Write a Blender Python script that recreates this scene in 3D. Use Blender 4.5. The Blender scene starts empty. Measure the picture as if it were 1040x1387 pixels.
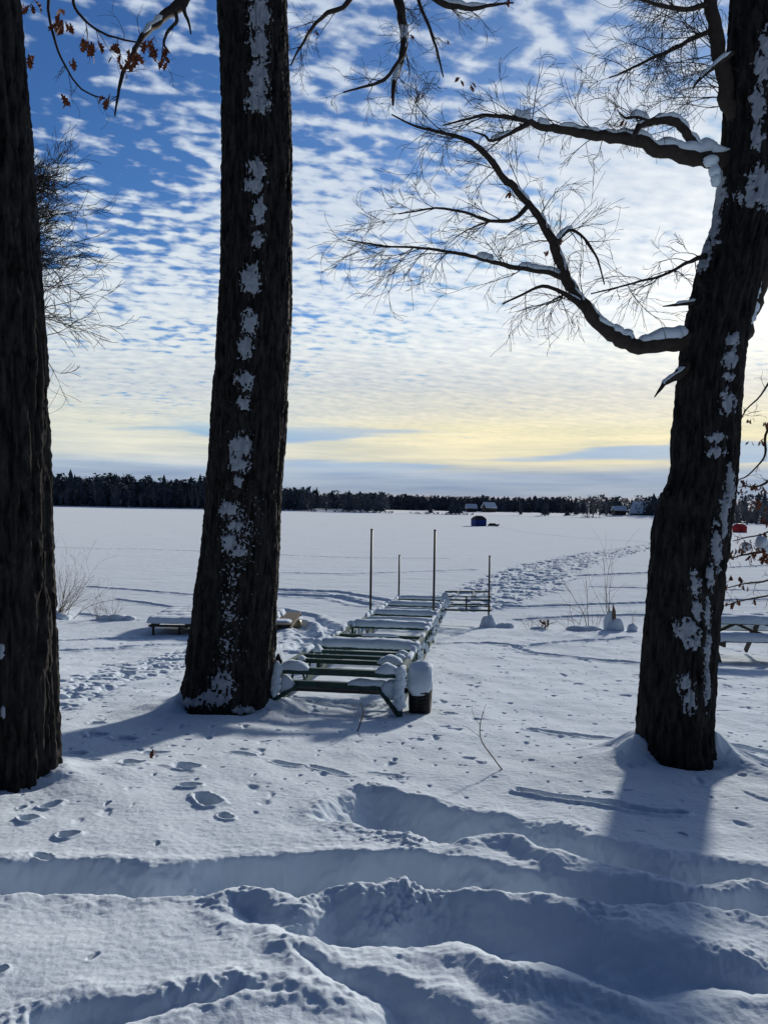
import bpy, math, random
import numpy as np
from mathutils import Vector, Matrix

random.seed(7)
C = bpy.context.scene.collection
F = 1040.0                      # focal length in photo pixels (photo is 1040 x 1387)
EYE = 3.3                       # camera height above the lake ice
PITCH = math.radians(-0.41)
ROLL = math.radians(1.0)
SUN_AZ = math.radians(24.1)     # to the right of the view direction (+Y)
SUN_EL = math.radians(14.0)

# ----------------------------------------------------------------- camera
cam_d = bpy.data.cameras.new('camera')
cam = bpy.data.objects.new('camera', cam_d); C.objects.link(cam)
cam_d.sensor_fit = 'VERTICAL'; cam_d.sensor_height = 36.0
cam_d.lens = 36.0 * F / 1387.0
cam_d.clip_start = 0.05; cam_d.clip_end = 20000
RM = Matrix.Rotation(math.pi/2 + PITCH, 3, 'X') @ Matrix.Rotation(ROLL, 3, 'Z')
cam.matrix_world = Matrix.Translation((0, 0, EYE)) @ RM.to_4x4()
bpy.context.scene.camera = cam
RN = np.array(RM)

def P(px, py, D):
    """world point at depth D (metres along +Y) on the sight line of a photo pixel"""
    d = RN @ np.array([(px-520)/F, -(py-693.5)/F, -1.0])
    d = d * (D/d[1])
    return np.array([d[0], d[1], EYE + d[2]])

def proj(v):
    q = (np.asarray(v, float) - np.array([0, 0, EYE])) @ RN
    return 520 + F*q[..., 0]/-q[..., 2], 693.5 - F*q[..., 1]/-q[..., 2]

# ----------------------------------------------------------------- noise
def _h(ix, iy, iz, s):
    n = (ix*374761393 + iy*668265263 + iz*2147483647 + s*974711) & 0xffffffff
    n = ((n ^ (n >> 13)) * 1274126177) & 0xffffffff
    n = ((n ^ (n >> 16)) * 2246822519) & 0xffffffff
    return n ^ (n >> 15)

def n2(x, y, s=0):
    xi = np.floor(x).astype(np.int64); yi = np.floor(y).astype(np.int64)
    fx = x-xi; fy = y-yi
    u = fx*fx*fx*(fx*(fx*6-15)+10); v = fy*fy*fy*(fy*(fy*6-15)+10)
    def g(i, j):
        a = (_h(xi+i, yi+j, 0, s) & 1023) * (2*math.pi/1024)
        return np.cos(a)*(fx-i) + np.sin(a)*(fy-j)
    a = g(0, 0); b = g(1, 0); c = g(0, 1); d = g(1, 1)
    return 1.5*((a+(b-a)*u) + ((c+(d-c)*u)-(a+(b-a)*u))*v)

def n3(x, y, z, s=0):
    xi = np.floor(x).astype(np.int64); yi = np.floor(y).astype(np.int64); zi = np.floor(z).astype(np.int64)
    f = [x-xi, y-yi, z-zi]
    w = [t*t*t*(t*(t*6-15)+10) for t in f]
    def g(i, j, k):
        h = _h(xi+i, yi+j, zi+k, s)
        a = (h & 1023)*(2*math.pi/1024); b = ((h >> 10) & 1023)/511.5-1
        q = np.sqrt(np.maximum(0, 1-b*b))
        return q*np.cos(a)*(f[0]-i)+q*np.sin(a)*(f[1]-j)+b*(f[2]-k)
    L = lambda a, b, t: a+(b-a)*t
    return 1.5*L(L(L(g(0,0,0), g(1,0,0), w[0]), L(g(0,1,0), g(1,1,0), w[0]), w[1]),
                 L(L(g(0,0,1), g(1,0,1), w[0]), L(g(0,1,1), g(1,1,1), w[0]), w[1]), w[2])

def fbm2(x, y, o=4, s=0, gain=.5):
    t = 0; a = 1.0; 
    for i in range(o):
        t = t + a*n2(x, y, s+i*17); a *= gain; x = x*2.03+3.1; y = y*2.03-1.7
    return t

def sst(a, b, x):
    t = np.clip((x-a)/(b-a), 0, 1); return t*t*(3-2*t)

# ----------------------------------------------------------------- objects
def world_loc(o):
    v = Vector((0, 0, 0))
    while o is not None:
        v = v + o.location; o = o.parent
    return np.array(v)

def tag(o, label=None, cat=None, group=None, kind=None):
    if label: o['label'] = label
    if cat: o['category'] = cat
    if group: o['group'] = group
    if kind: o['kind'] = kind
    return o

def thing(name, loc, label, cat, group=None):
    o = bpy.data.objects.new(name, None); C.objects.link(o)
    o.location = tuple(float(a) for a in loc); o.empty_display_size = .2
    return tag(o, label, cat, group)

def link_np(name, verts, quads, mat, parent=None, smooth=True, loc=None, tris=None):
    verts = np.asarray(verts, np.float64)
    base = world_loc(parent) if parent is not None else np.zeros(3)
    off = np.asarray(loc, float) if loc is not None else np.zeros(3)
    verts = verts - base - off
    me = bpy.data.meshes.new(name)
    nq = len(quads) if quads is not None else 0
    nt = len(tris) if tris is not None else 0
    me.vertices.add(len(verts)); me.vertices.foreach_set('co', verts.astype(np.float32).ravel())
    me.loops.add(nq*4+nt*3)
    idx = []
    if nq: idx.append(np.asarray(quads, np.int32).ravel())
    if nt: idx.append(np.asarray(tris, np.int32).ravel())
    me.loops.foreach_set('vertex_index', np.concatenate(idx))
    me.polygons.add(nq+nt)
    st = np.concatenate([np.arange(nq)*4, nq*4+np.arange(nt)*3]).astype(np.int32)
    me.polygons.foreach_set('loop_start', st)
    me.polygons.foreach_set('use_smooth', np.full(nq+nt, smooth))
    me.update(calc_edges=True); me.validate()
    if mat: me.materials.append(mat)
    o = bpy.data.objects.new(name, me); C.objects.link(o)
    if parent is not None: o.parent = parent
    o.location = tuple(off)
    return o

class MB:
    def __init__(s): s.v = []; s.q = []; s.t = []; s.n = 0
    def add(s, v, q=(), t=()):
        v = np.asarray(v, float).reshape(-1, 3); n = s.n
        s.v.append(v); s.n += len(v)
        for a in q: s.q.append((a[0]+n, a[1]+n, a[2]+n, a[3]+n))
        for a in t: s.t.append((a[0]+n, a[1]+n, a[2]+n))
    def beam(s, p, q, w, h, up=(0, 0, 1)):
        p = np.asarray(p, float); q = np.asarray(q, float)
        d = q-p; d /= np.linalg.norm(d)+1e-9
        sd = np.cross(d, up)
        if np.linalg.norm(sd) < 1e-3: sd = np.cross(d, (1, 0, 0))
        sd /= np.linalg.norm(sd); u = np.cross(sd, d)
        V = []
        for e in (p, q):
            for a, b in ((-1, -1), (1, -1), (1, 1), (-1, 1)): V.append(e+sd*a*w/2+u*b*h/2)
        s.add(V, [(0, 3, 2, 1), (4, 5, 6, 7), (0, 1, 5, 4), (1, 2, 6, 5), (2, 3, 7, 6), (3, 0, 4, 7)])
    def box(s, c, d, rz=0):
        x, y, z = np.asarray(d)/2; V = []
        for k in (-z, z):
            for a, b in ((-x, -y), (x, -y), (x, y), (-x, y)):
                V.append((c[0]+a*math.cos(rz)-b*math.sin(rz), c[1]+a*math.sin(rz)+b*math.cos(rz), c[2]+k))
        s.add(V, [(0, 3, 2, 1), (4, 5, 6, 7), (0, 1, 5, 4), (1, 2, 6, 5), (2, 3, 7, 6), (3, 0, 4, 7)])
    def tube(s, pts, rad, n=6, sx=1.0, cap=True):
        pts = np.asarray(pts, float); m = len(pts)
        rad = np.broadcast_to(np.asarray(rad, float), (m,))
        T = np.gradient(pts, axis=0); T /= (np.linalg.norm(T, axis=1, keepdims=True)+1e-9)
        ref = np.array([0.0, 0, 1]) if abs(T[0][2]) < .9 else np.array([1.0, 0, 0])
        V = []; a = np.arange(n)*2*math.pi/n; up = ref
        for i in range(m):
            sd = np.cross(T[i], up); sd /= np.linalg.norm(sd)+1e-9
            up = np.cross(sd, T[i])
            V.append(pts[i] + rad[i]*(np.cos(a)[:, None]*sd + sx*np.sin(a)[:, None]*up))
        q = [(i*n+j, i*n+(j+1) % n, (i+1)*n+(j+1) % n, (i+1)*n+j) for i in range(m-1) for j in range(n)]
        V = np.concatenate(V)
        t = []
        if cap:
            V = np.concatenate([V, pts[:1], pts[-1:]]); e = m*n
            t = [(e, (j+1) % n, j) for j in range(n)] + [(e+1, (m-1)*n+j, (m-1)*n+(j+1) % n) for j in range(n)]
        s.add(V, q, t)
    def build(s, name, mat, parent=None, smooth=False, loc=None):
        v = np.concatenate(s.v) if s.v else np.zeros((0, 3))
        return link_np(name, v, s.q, mat, parent, smooth, loc, s.t)

class Each(MB):
    """every piece added becomes a part of its own"""
    def __init__(s, name, mat, parent): MB.__init__(s); s.a = (name, mat, parent)
    def add(s, v, q=(), t=()):
        m = MB(); m.add(v, q, t); m.build(*s.a, True)

# ----------------------------------------------------------------- materials
def mat_nodes(name):
    m = bpy.data.materials.new(name); m.use_nodes = True
    nt = m.node_tree; b = nt.nodes['Principled BSDF']
    return m, nt, b

def simple(name, col, rough=.6, metal=0.0, var=.25, scale=6.0, bump=0.0, bscale=40.0, spec=.3):
    m, nt, b = mat_nodes(name)
    tc = nt.nodes.new('ShaderNodeTexCoord')
    no = nt.nodes.new('ShaderNodeTexNoise'); no.inputs['Scale'].default_value = scale; no.inputs['Detail'].default_value = 5
    nt.links.new(tc.outputs['Object'], no.inputs['Vector'])
    r = nt.nodes.new('ShaderNodeValToRGB')
    r.color_ramp.elements[0].position = .3; r.color_ramp.elements[1].position = .7
    r.color_ramp.elements[0].color = tuple(c*(1-var) for c in col)+(1,)
    r.color_ramp.elements[1].color = tuple(min(1, c*(1+var)) for c in col)+(1,)
    nt.links.new(no.outputs['Fac'], r.inputs['Fac']); nt.links.new(r.outputs['Color'], b.inputs['Base Color'])
    b.inputs['Roughness'].default_value = rough; b.inputs['Metallic'].default_value = metal
    b.inputs['Specular IOR Level'].default_value = spec
    if bump:
        n3_ = nt.nodes.new('ShaderNodeTexNoise'); n3_.inputs['Scale'].default_value = bscale; n3_.inputs['Detail'].default_value = 6
        nt.links.new(tc.outputs['Object'], n3_.inputs['Vector'])
        bp = nt.nodes.new('ShaderNodeBump'); bp.inputs['Strength'].default_value = bump; bp.inputs['Distance'].default_value = .02
        nt.links.new(n3_.outputs['Fac'], bp.inputs['Height']); nt.links.new(bp.outputs['Normal'], b.inputs['Normal'])
    return m

def snow_mat(name, grain=1.0, col=(.635, .735, .835)):
    m, nt, b = mat_nodes(name)
    N = nt.nodes; L = nt.links
    geo = N.new('ShaderNodeNewGeometry')
    big = N.new('ShaderNodeTexNoise'); big.inputs['Scale'].default_value = .35; big.inputs['Detail'].default_value = 4
    L.new(geo.outputs['Position'], big.inputs['Vector'])
    r = N.new('ShaderNodeValToRGB'); r.color_ramp.elements[0].position = .35; r.color_ramp.elements[1].position = .65
    r.color_ramp.elements[0].color = tuple(c*.95 for c in col)+(1,); r.color_ramp.elements[1].color = col+(1,)
    L.new(big.outputs['Fac'], r.inputs['Fac']); L.new(r.outputs['Color'], b.inputs['Base Color'])
    b.inputs['Roughness'].default_value = .62; b.inputs['Specular IOR Level'].default_value = .0
    b.inputs['Sheen Weight'].default_value = .20; b.inputs['Sheen Roughness'].default_value = .55; b.inputs['Sheen Tint'].default_value = (.92, .97, 1, 1)
    prev = None
    for sc, dist, st in ((14, .010, .2), (80, .005, .5), (350, .0022, .75)):
        n = N.new('ShaderNodeTexNoise'); n.inputs['Scale'].default_value = sc; n.inputs['Detail'].default_value = 3
        n.inputs['Roughness'].default_value = .6
        L.new(geo.outputs['Position'], n.inputs['Vector'])
        bp = N.new('ShaderNodeBump'); bp.inputs['Strength'].default_value = st*grain; bp.inputs['Distance'].default_value = dist
        L.new(n.outputs['Fac'], bp.inputs['Height'])
        if prev: L.new(prev.outputs['Normal'], bp.inputs['Normal'])
        prev = bp
    L.new(prev.outputs['Normal'], b.inputs['Normal'])
    return m

def bark_mat(name, c0, c1):
    m, nt, b = mat_nodes(name); N = nt.nodes; L = nt.links
    geo = N.new('ShaderNodeNewGeometry')
    mp = N.new('ShaderNodeMapping'); mp.inputs['Scale'].default_value = (1, 1, .25)
    L.new(geo.outputs['Position'], mp.inputs['Vector'])
    n = N.new('ShaderNodeTexNoise'); n.inputs['Scale'].default_value = 22; n.inputs['Detail'].default_value = 8; n.inputs['Roughness'].default_value = .65
    L.new(mp.outputs['Vector'], n.inputs['Vector'])
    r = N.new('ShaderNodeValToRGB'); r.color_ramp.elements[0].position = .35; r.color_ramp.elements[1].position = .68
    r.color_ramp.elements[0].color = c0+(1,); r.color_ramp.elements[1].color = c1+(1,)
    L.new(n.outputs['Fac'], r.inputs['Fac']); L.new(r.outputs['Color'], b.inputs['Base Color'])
    b.inputs['Roughness'].default_value = .9; b.inputs['Specular IOR Level'].default_value = .1
    bp = N.new('ShaderNodeBump'); bp.inputs['Strength'].default_value = .8; bp.inputs['Distance'].default_value = .012
    L.new(n.outputs['Fac'], bp.inputs['Height']); L.new(bp.outputs['Normal'], b.inputs['Normal'])
    return m

M = dict(
    snow=snow_mat('ground_snow'),
    snowcap=snow_mat('settled_snow', .7),
    lake=snow_mat('lake_snow', .6),
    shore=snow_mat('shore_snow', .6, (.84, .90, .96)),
    stuck=snow_mat('shaded_stuck_snow', .8, (.30, .345, .41)),  # darker copy of the snow, with the trunks' shade put into its colour
    darkwood=simple('dark_weathered_wood', (.05, .042, .035), .85, var=.35, scale=9, bump=.4, bscale=30),
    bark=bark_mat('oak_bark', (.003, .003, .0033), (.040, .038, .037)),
    twig=simple('twig_bark', (.035, .028, .024), .9, var=.3, scale=20),
    palestem=simple('dry_stem', (.16, .11, .07), .9, var=.3, scale=20),
    leaf=simple('dead_oak_leaf', (.14, .043, .018), .8, var=.5, scale=30),
    green=simple('green_painted_steel', (.013, .048, .038), .5, .0, .35, 12, .15, 60),
    steel=simple('dark_galvanised_steel', (.030, .030, .033), .55, .2, .3, 20),
    rubber=simple('tyre_rubber', (.018, .018, .02), .8, var=.3, scale=30, bump=.3),
    wood=simple('weathered_wood', (.15, .115, .08), .85, var=.35, scale=9, bump=.4, bscale=30),
    beige=simple('beige_pontoon_metal', (.50, .40, .23), .4, .25, .15, 5),
    bluecloth=simple('blue_tent_cloth', (.007, .035, .20), .7, var=.2, scale=2),
    blackcloth=simple('black_tent_cloth', (.02, .022, .03), .7, var=.2, scale=2),
    redcloth=simple('red_tent_cloth', (.36, .012, .02), .7, var=.2, scale=2),
    conifer=simple('hazed_conifer_needles', (.085, .108, .130), .95, var=.5, scale=.25, spec=.05),  # needle colour lightened and blued to carry the distance haze
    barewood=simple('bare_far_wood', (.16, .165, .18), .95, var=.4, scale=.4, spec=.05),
    wall=simple('cabin_wall', (.06, .05, .045), .8, var=.25, scale=1),
    palewall=simple('pale_cabin_wall', (.45, .45, .45), .8, var=.15, scale=1),
    glass=simple('dark_window', (.02, .025, .03), .2, var=.1),
)
# dry oak leaf lets some light through
_b = M['leaf'].node_tree.nodes['Principled BSDF']

# ----------------------------------------------------------------- ground shape
_PY = np.array([-60, -15, 0, 2.4, 5, 6, 8, 11, 14, 17, 19.2, 20.2, 21.8, 24, 9000.])
_PD = np.array([1.3, 1.4, 1.5, 1.62, 1.89, 1.99, 2.18, 2.48, 2.75, 2.96, 3.07, 3.14, 3.29, 3.3, 3.3])
def base_h(x, y):
    """snow surface without the trodden and ploughed detail"""
    x = np.asarray(x, float); y = np.asarray(y, float)
    # the shore curves: on the left it comes a little nearer, far left a small point sticks out
    sh = 3.2*sst(-1.5, -4.5, x)*sst(10, 16, y)*(1-sst(-7.6, -9.6, x)) - 2.2*sst(-8.0, -9.8, x)*sst(10, 16, y)
    yy = y + sh
    k = 0
    for o in (-.8, -.4, 0, .4, .8): k = k + np.interp(yy+o, _PY, _PD)
    h = EYE - k/5
    h = h + .02*n2(x*.8, y*.8, 5)*sst(24, 18, y)
    return h

def ground_at(px, py):
    d = RN @ np.array([(px-520)/F, -(py-693.5)/F, -1.0])
    a = np.geomspace(1.2, 600, 6000)/d[1]
    x = a*d[0]; y = a*d[1]; z = EYE+a*d[2]
    i = int(np.argmax(z - base_h(x, y) <= 0))
    return np.array([x[i], y[i]])

def gpoly(pts): return np.array([ground_at(*p) for p in pts])

def poly_sdf(x, y, poly):
    """signed distance, positive inside"""
    d = np.full(x.shape, 1e9); ins = np.zeros(x.shape, bool)
    n = len(poly)
    for i in range(n):
        ax, ay = poly[i]; bx, by = poly[(i+1) % n]
        ex, ey = bx-ax, by-ay
        t = np.clip(((x-ax)*ex+(y-ay)*ey)/(ex*ex+ey*ey+1e-12), 0, 1)
        d = np.minimum(d, (x-ax-t*ex)**2+(y-ay-t*ey)**2)
        c = ((ay > y) != (by > y)) & (x < ex*(y-ay)/(ey+1e-12)+ax)
        ins ^= c
    d = np.sqrt(d)
    return np.where(ins, d, -d)

def line_dist(x, y, pl):
    d = np.full(x.shape, 1e9)
    for i in range(len(pl)-1):
        ax, ay = pl[i]; bx, by = pl[i+1]; ex, ey = bx-ax, by-ay
        t = np.clip(((x-ax)*ex+(y-ay)*ey)/(ex*ex+ey*ey+1e-12), 0, 1)
        d = np.minimum(d, (x-ax-t*ex)**2+(y-ay-t*ey)**2)
    return np.sqrt(d)

TREE_MID = np.array([*P(309, 962, 8.2)[:2]]); TREE_RIGHT = np.array([*P(914, 1030, 6.05)[:2]]); TREE_LEFT = np.array([*P(22, 1058, 5.25)[:2]])

# trenches ploughed and driven through the foreground (outline, depth, wall width, floor roughness)
TRENCH = [
  ([(420,1103),(440,1085),(475,1072),(510,1066),(545,1070),(580,1082),(640,1098),(700,1108),(760,1122),(830,1138),(900,1152),(960,1160),(1040,1168),(1250,1190),
    (1250,1215),(1040,1199),(940,1204),(870,1194),(820,1180),(745,1171),(690,1148),(640,1149),(610,1154),(560,1141),(500,1129),(450,1116)], .18, .28, .02),
  ([(-160,1172),(0,1166),(60,1165),(110,1163),(200,1170),(260,1168),(305,1158),(380,1155),(450,1152),(530,1155),(600,1161),(632,1168),(660,1172),(720,1182),(760,1190),(870,1200),(940,1211),(1040,1208),(1250,1225),
    (1250,1262),(1040,1250),(900,1242),(830,1238),(720,1228),(640,1220),(545,1218),(520,1228),(480,1223),(440,1220),(400,1234),(330,1220),(300,1215),(200,1215),(100,1217),(0,1221),(-160,1226)], .155, .17, .025),
  ([(297,1224),(320,1221),(400,1241),(440,1226),(520,1234),(630,1226),(690,1234),(760,1244),(830,1250),(880,1272),(920,1285),(960,1292),(1040,1306),(1250,1330),
    (1250,1385),(1040,1360),(995,1356),(935,1370),(840,1365),(800,1350),(730,1322),(685,1322),(635,1300),(570,1295),(520,1292),(440,1280),(405,1276),(375,1263),(330,1260),(305,1246)], .125, .32, .02),
  ([(385,1277),(402,1284),(440,1290),(480,1310),(520,1330),(560,1338),(600,1354),(650,1372),(700,1400),(640,1440),(480,1440),(470,1372),(440,1345),(420,1322),(395,1300)], .12, .24, .04),
  ([(30,1372),(100,1357),(200,1353),(260,1346),(300,1337),(370,1341),(430,1345),(400,1352),(340,1356),(290,1370),(210,1390),(100,1410),(20,1410)], .11, .2, .03),
]
RIDGE = [   # thrown-up ridges of loose snow (line, height, width)
  ([(640,1150),(690,1148),(745,1172)], .06, .10), ([(760,1180),(830,1182),(890,1196)], .03, .09),
  ([(300,1219),(360,1228),(440,1222),(540,1226),(640,1223),(760,1238)], .045, .07),
  ([(390,1280),(430,1296),(470,1330),(480,1365)], .02, .10), ([(480,1225),(560,1200),(640,1204),(760,1222),(900,1230),(1040,1236)], .05, .12),
  ([(680,1325),(740,1324),(800,1352),(850,1366)], .05, .10), ([(560,1300),(640,1304)], .03, .08),
  ([(830,1250),(900,1262),(1040,1280)], .03, .2),
]
FOOT = [  # footprints: px, py, half length px, half width px, slope (deg), depth
  (77,1088,13,7,0,.10),(37,1110,17,11,0,.14),(40,1090,8,5,0,.06),(84,1132,16,8,0,.12),(66,1162,16,7,10,.06),(250,1039,18,8,15,.10),(258,1066,15,7,15,.12),
  (282,1088,17,9,25,.13),(308,1107,9,5,30,.09),(132,995,18,5,8,.09),(170,1001,18,6,8,.09),(180,1038,18,7,-8,.10),(120,1036,18,5,0,.07),(210,1023,24,5,0,.05),(100,1022,22,5,0,.06),
  (330,1023,22,3,10,.05),(385,1033,24,4,10,.06),(442,1043,32,4,14,.06),(520,1049,30,3,5,.05),(130,980,14,3,3,.05),
  (143,1089,5,3,0,.03),(215,1143,4,2.5,0,.03),(130,1298,7,2.5,0,.02),(6,1310,11,7,0,.07),
  (720,990,16,3,5,.05),(612,967,14,3,5,.05),(925,1127,6,3,0,.04),(822,1076,8,4,10,.04),(535,1053,10,3,8,.04),(600,985,12,2,0,.03),
]
GROOVE = [ # shallow tracks: line, half width m, depth m
  ([(705,1071),(760,1080),(800,1089),(850,1096),(918,1102)], .035, .06), ([(715,988),(760,996),(830,1003)], .05, .03),
  ([(75,868),(160,866),(260,862)], .16, .07), ([(75,882),(160,878),(262,872)], .16, .08), ([(0,1180),(200,1186),(420,1186),(640,1190)], .05, .03),
  ([(376,800),(450,802),(505,812),(560,822)], .30, .15), ([(376,806),(450,809),(495,820)], .26, .12),
  ([(376,827),(415,834),(446,847),(448,866),(430,880)], .24, .14), ([(376,840),(404,846),(418,860),(410,880)], .26, .14),
  ([(590,872),(660,871),(700,876),(780,868),(850,864)], .09, .05), ([(690,874),(720,884),(770,890),(860,898)], .10, .05),
  ([(120,795),(190,800),(262,806)], .15, .06), ([(160,812),(230,822),(262,824)], .12, .06), ([(75,830),(110,832),(180,838)], .1, .04),
  ([(668,713),(700,720),(760,727),(880,735),(960,742)], .6, .12), ([(540,716),(600,717),(640,717)], .5, .06), ([(740,788),(790,780),(880,776),(1040,766)], .22, .12),
  ([(640,822),(720,822),(840,818),(1040,812)], .2, .08), ([(800,795),(880,797),(1040,800)], .15, .05), ([(700,840),(780,835),(1040,830)], .14, .06),
  ([(376,776),(470,778),(640,772)], .3, .05), ([(376,752),(480,756),(600,757)], .5, .05), ([(70,742),(200,744),(270,747)], .5, .04),
  ([(985,1010),(1010,1016),(1045,1026)], .05, .05), ([(980,1030),(1040,1045)], .04, .04),
]
TRAIL = [ # trampled areas: outline, amplitude, scale
  ([(560,812),(612,798),(660,778),(700,764),(780,750),(885,735),(960,728),(960,738),(885,746),(820,760),(785,776),(765,800),(730,812),(690,826),(640,832),(600,828)], .125, ((.43, .90), 1.35, 1.9)),
  ([(60,922),(150,900),(250,876),(310,865),(330,885),(262,905),(180,930),(110,958),(60,975)], .085, 3.0),
  ([(376,942),(520,940),(536,962),(470,955),(390,958)], .05, 5),
]
TRENCH = [(gpoly(a), b, c, d) for a, b, c, d in TRENCH]
RIDGE = [(gpoly(a), b, c) for a, b, c in RIDGE]
GROOVE = [(gpoly(a), b, c) for a, b, c in GROOVE]
TRAIL = [(gpoly(a), b, c) for a, b, c in TRAIL]

def sub(x, y, pts, pad):
    lo = pts.min(0)-pad; hi = pts.max(0)+pad
    return (x > lo[0]) & (x < hi[0]) & (y > lo[1]) & (y < hi[1])

def detail(x, y):
    """trodden, ploughed and drifted snow on top of base_h"""
    h = np.zeros_like(x)
    wx = x + .05*n2(x*2.5, y*2.5, 44) + .018*n2(x*7, y*7, 40) + .007*n2(x*25, y*25, 41)
    wy = y + .05*n2(x*2.5, y*2.5, 45) + .018*n2(x*7, y*7, 42) + .007*n2(x*25, y*25, 43)
    inside = np.zeros_like(x)
    for poly, dep, wall, rough in TRENCH:
        m = sub(x, y, poly, .5)
        sd = poly_sdf(wx[m], wy[m], poly)
        a = sst(0, wall, sd)
        lump = fbm2(x[m]*4, y[m]*6, 4, 60, .42)*rough*.7 + np.abs(n2(x[m]*17, y[m]*17, 63))*rough*.16
        h[m] -= a*dep*(1+.25*n2(x[m]*1.3, y[m]*1.3, 50)) - a*lump
        rim = np.exp(-(np.minimum(sd, 0)/.09)**2)*(1-a)
        h[m] += rim*(.012+.014*fbm2(x[m]*4, y[m]*4, 4, 70, .5))
        near_ = np.exp(-(sd/.16)**2); cl_ = sst(.05, .55, n2(x[m]*3, y[m]*3, 73))
        h[m] += (near_*(.25+.75*cl_)+.35*a*cl_)*(.010*np.clip(n2(x[m]*22, y[m]*22, 71), -.15, 1)+.007*np.clip(n2(x[m]*50, y[m]*50, 72), -.2, 1))
        inside[m] = np.maximum(inside[m], a)
    for pl, hh, w in RIDGE:
        m = sub(x, y, pl, .5)
        d = line_dist(wx[m], wy[m], pl)
        e = np.exp(-(d/w)**2)
        h[m] += e*hh*.68*(.95+.40*fbm2(x[m]*2.6, y[m]*2.6, 5, 80, .48))
    for px, py, L, W, sl, dep in FOOT:
        c = ground_at(px, py); a = ground_at(px+L*math.cos(math.radians(sl)), py+L*math.sin(math.radians(sl)))
        b = ground_at(px, py+W); ax = a-c; la = np.linalg.norm(ax); ax /= la
        wdt = max(abs(b[1]-c[1])*.62, .04)
        m = (np.abs(x-c[0]) < la*2+.3) & (np.abs(y-c[1]) < la*2+wdt+.3)
        dx = wx[m]-c[0]; dy = wy[m]-c[1]
        u = (dx*ax[0]+dy*ax[1])/la; v = (-dx*ax[1]+dy*ax[0])/wdt
        r = np.sqrt(u*u+v*v)*1.25*(1+.12*n2(x[m]*14+px, y[m]*14, 95))
        h[m] -= 1.15*dep*(1-sst(.55, 1.05, r)); h[m] += dep*.12*np.exp(-((r-1.25)/.25)**2)
    for pl, w, dep in GROOVE:
        m = sub(x, y, pl, w*4+.3)
        jit = .35*w*fbm2(x[m]*3, y[m]*3, 3, 90)
        d = line_dist(wx[m], wy[m], pl)+jit
        h[m] -= dep*(1-sst(w*.5, w*1.15, d))*(.75+.5*n2(x[m]*2.5, y[m]*2.5, 91)); h[m] += dep*.3*np.exp(-((d-w*1.6)/(w*.5))**2)
    for poly, amp, sc in TRAIL:
        m = sub(x, y, poly, .8)
        sd = poly_sdf(wx[m]+.25*n2(x[m]*1.1, y[m]*1.1, 100), wy[m]+.5*n2(x[m]*.6, y[m]*.6, 101), poly)
        a = sst(-.15, .5, sd)
        if isinstance(sc, tuple):
            (cx, cy), s1, s2 = sc; al = (x[m]*cx+y[m]*cy)*s1; ac = (x[m]*cy-y[m]*cx)*s2
            q = n2(ac, al, 102)+.7*n2(ac*2.1, al*2.3, 103)+.4*n2(ac*4.3, al*5, 104)+.35*np.sin(ac*2.2+1.5*n2(al*.4, ac*.3, 105))
            h[m] += a*amp*(1+np.clip((y[m]-28)/32, 0, 2))*(-.1+np.clip(q*.9, -.7, .42)); continue
        q = n2(x[m]*sc, y[m]*sc*.8, 102)+.6*n2(x[m]*sc*2.1, y[m]*sc*1.8, 103)+.35*n2(x[m]*sc*4.5, y[m]*sc*4, 104)
        h[m] += a*amp*(-.15+np.clip(q, -.9, .25))
    # drifts, crust and the little pits made by clumps dropping off the trees
    und = .02*n2(x*1.3+4, y*.9, 10)+.012*n2(x*3.1, y*2.2, 11)+.0035*n2(x*8, y*6, 12)
    und = und + .0022*fbm2(x*26, y*26, 3, 13, .6)
    near = sst(26, 16, y)
    pit = sst(.42, .62, n2(x*3.4, y*2.6, 20)*.6+n2(x*9, y*5.5, 21)*.45)*.021
    pit2 = sst(.62, .78, n2(x*13, y*9, 22))*.016
    h += near*und*(1-.3*inside) - near*(1-inside)*(pit+pit2)*sst(3.6, 5.5, y)
    far = 1-near
    h += far*(.012*n2(x*.35, y*1.2, 30)+.010*n2(x*1.1, y*3.0, 31)+.006*n2(x*3, y*6, 32))
    for c, r, hh in ((TREE_MID, .48, .20), (TREE_RIGHT, .30, .28), (TREE_LEFT, .34, .10)):
        d = np.hypot(x-c[0], y-c[1]); front = sst(.2, .9, (c[1]-y)/(d+1e-6))
        h += hh*np.exp(-np.maximum(d-r, 0)/.26)*(1-.72*front)*(.85+.3*n2(x*4, y*4, 33))
        h -= .05*np.exp(-((d-r)/.07)**2)*front
    return h

def H(x, y):
    x = np.atleast_1d(np.asarray(x, float)); y = np.atleast_1d(np.asarray(y, float))
    return float((base_h(x, y)+detail(x, y))[0])

def G(px, py):
    """ground point seen at a photo pixel, on the finished snow surface"""
    c = ground_at(px, py); return np.array([c[0], c[1], float(base_h(c[0], c[1]))])

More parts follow.
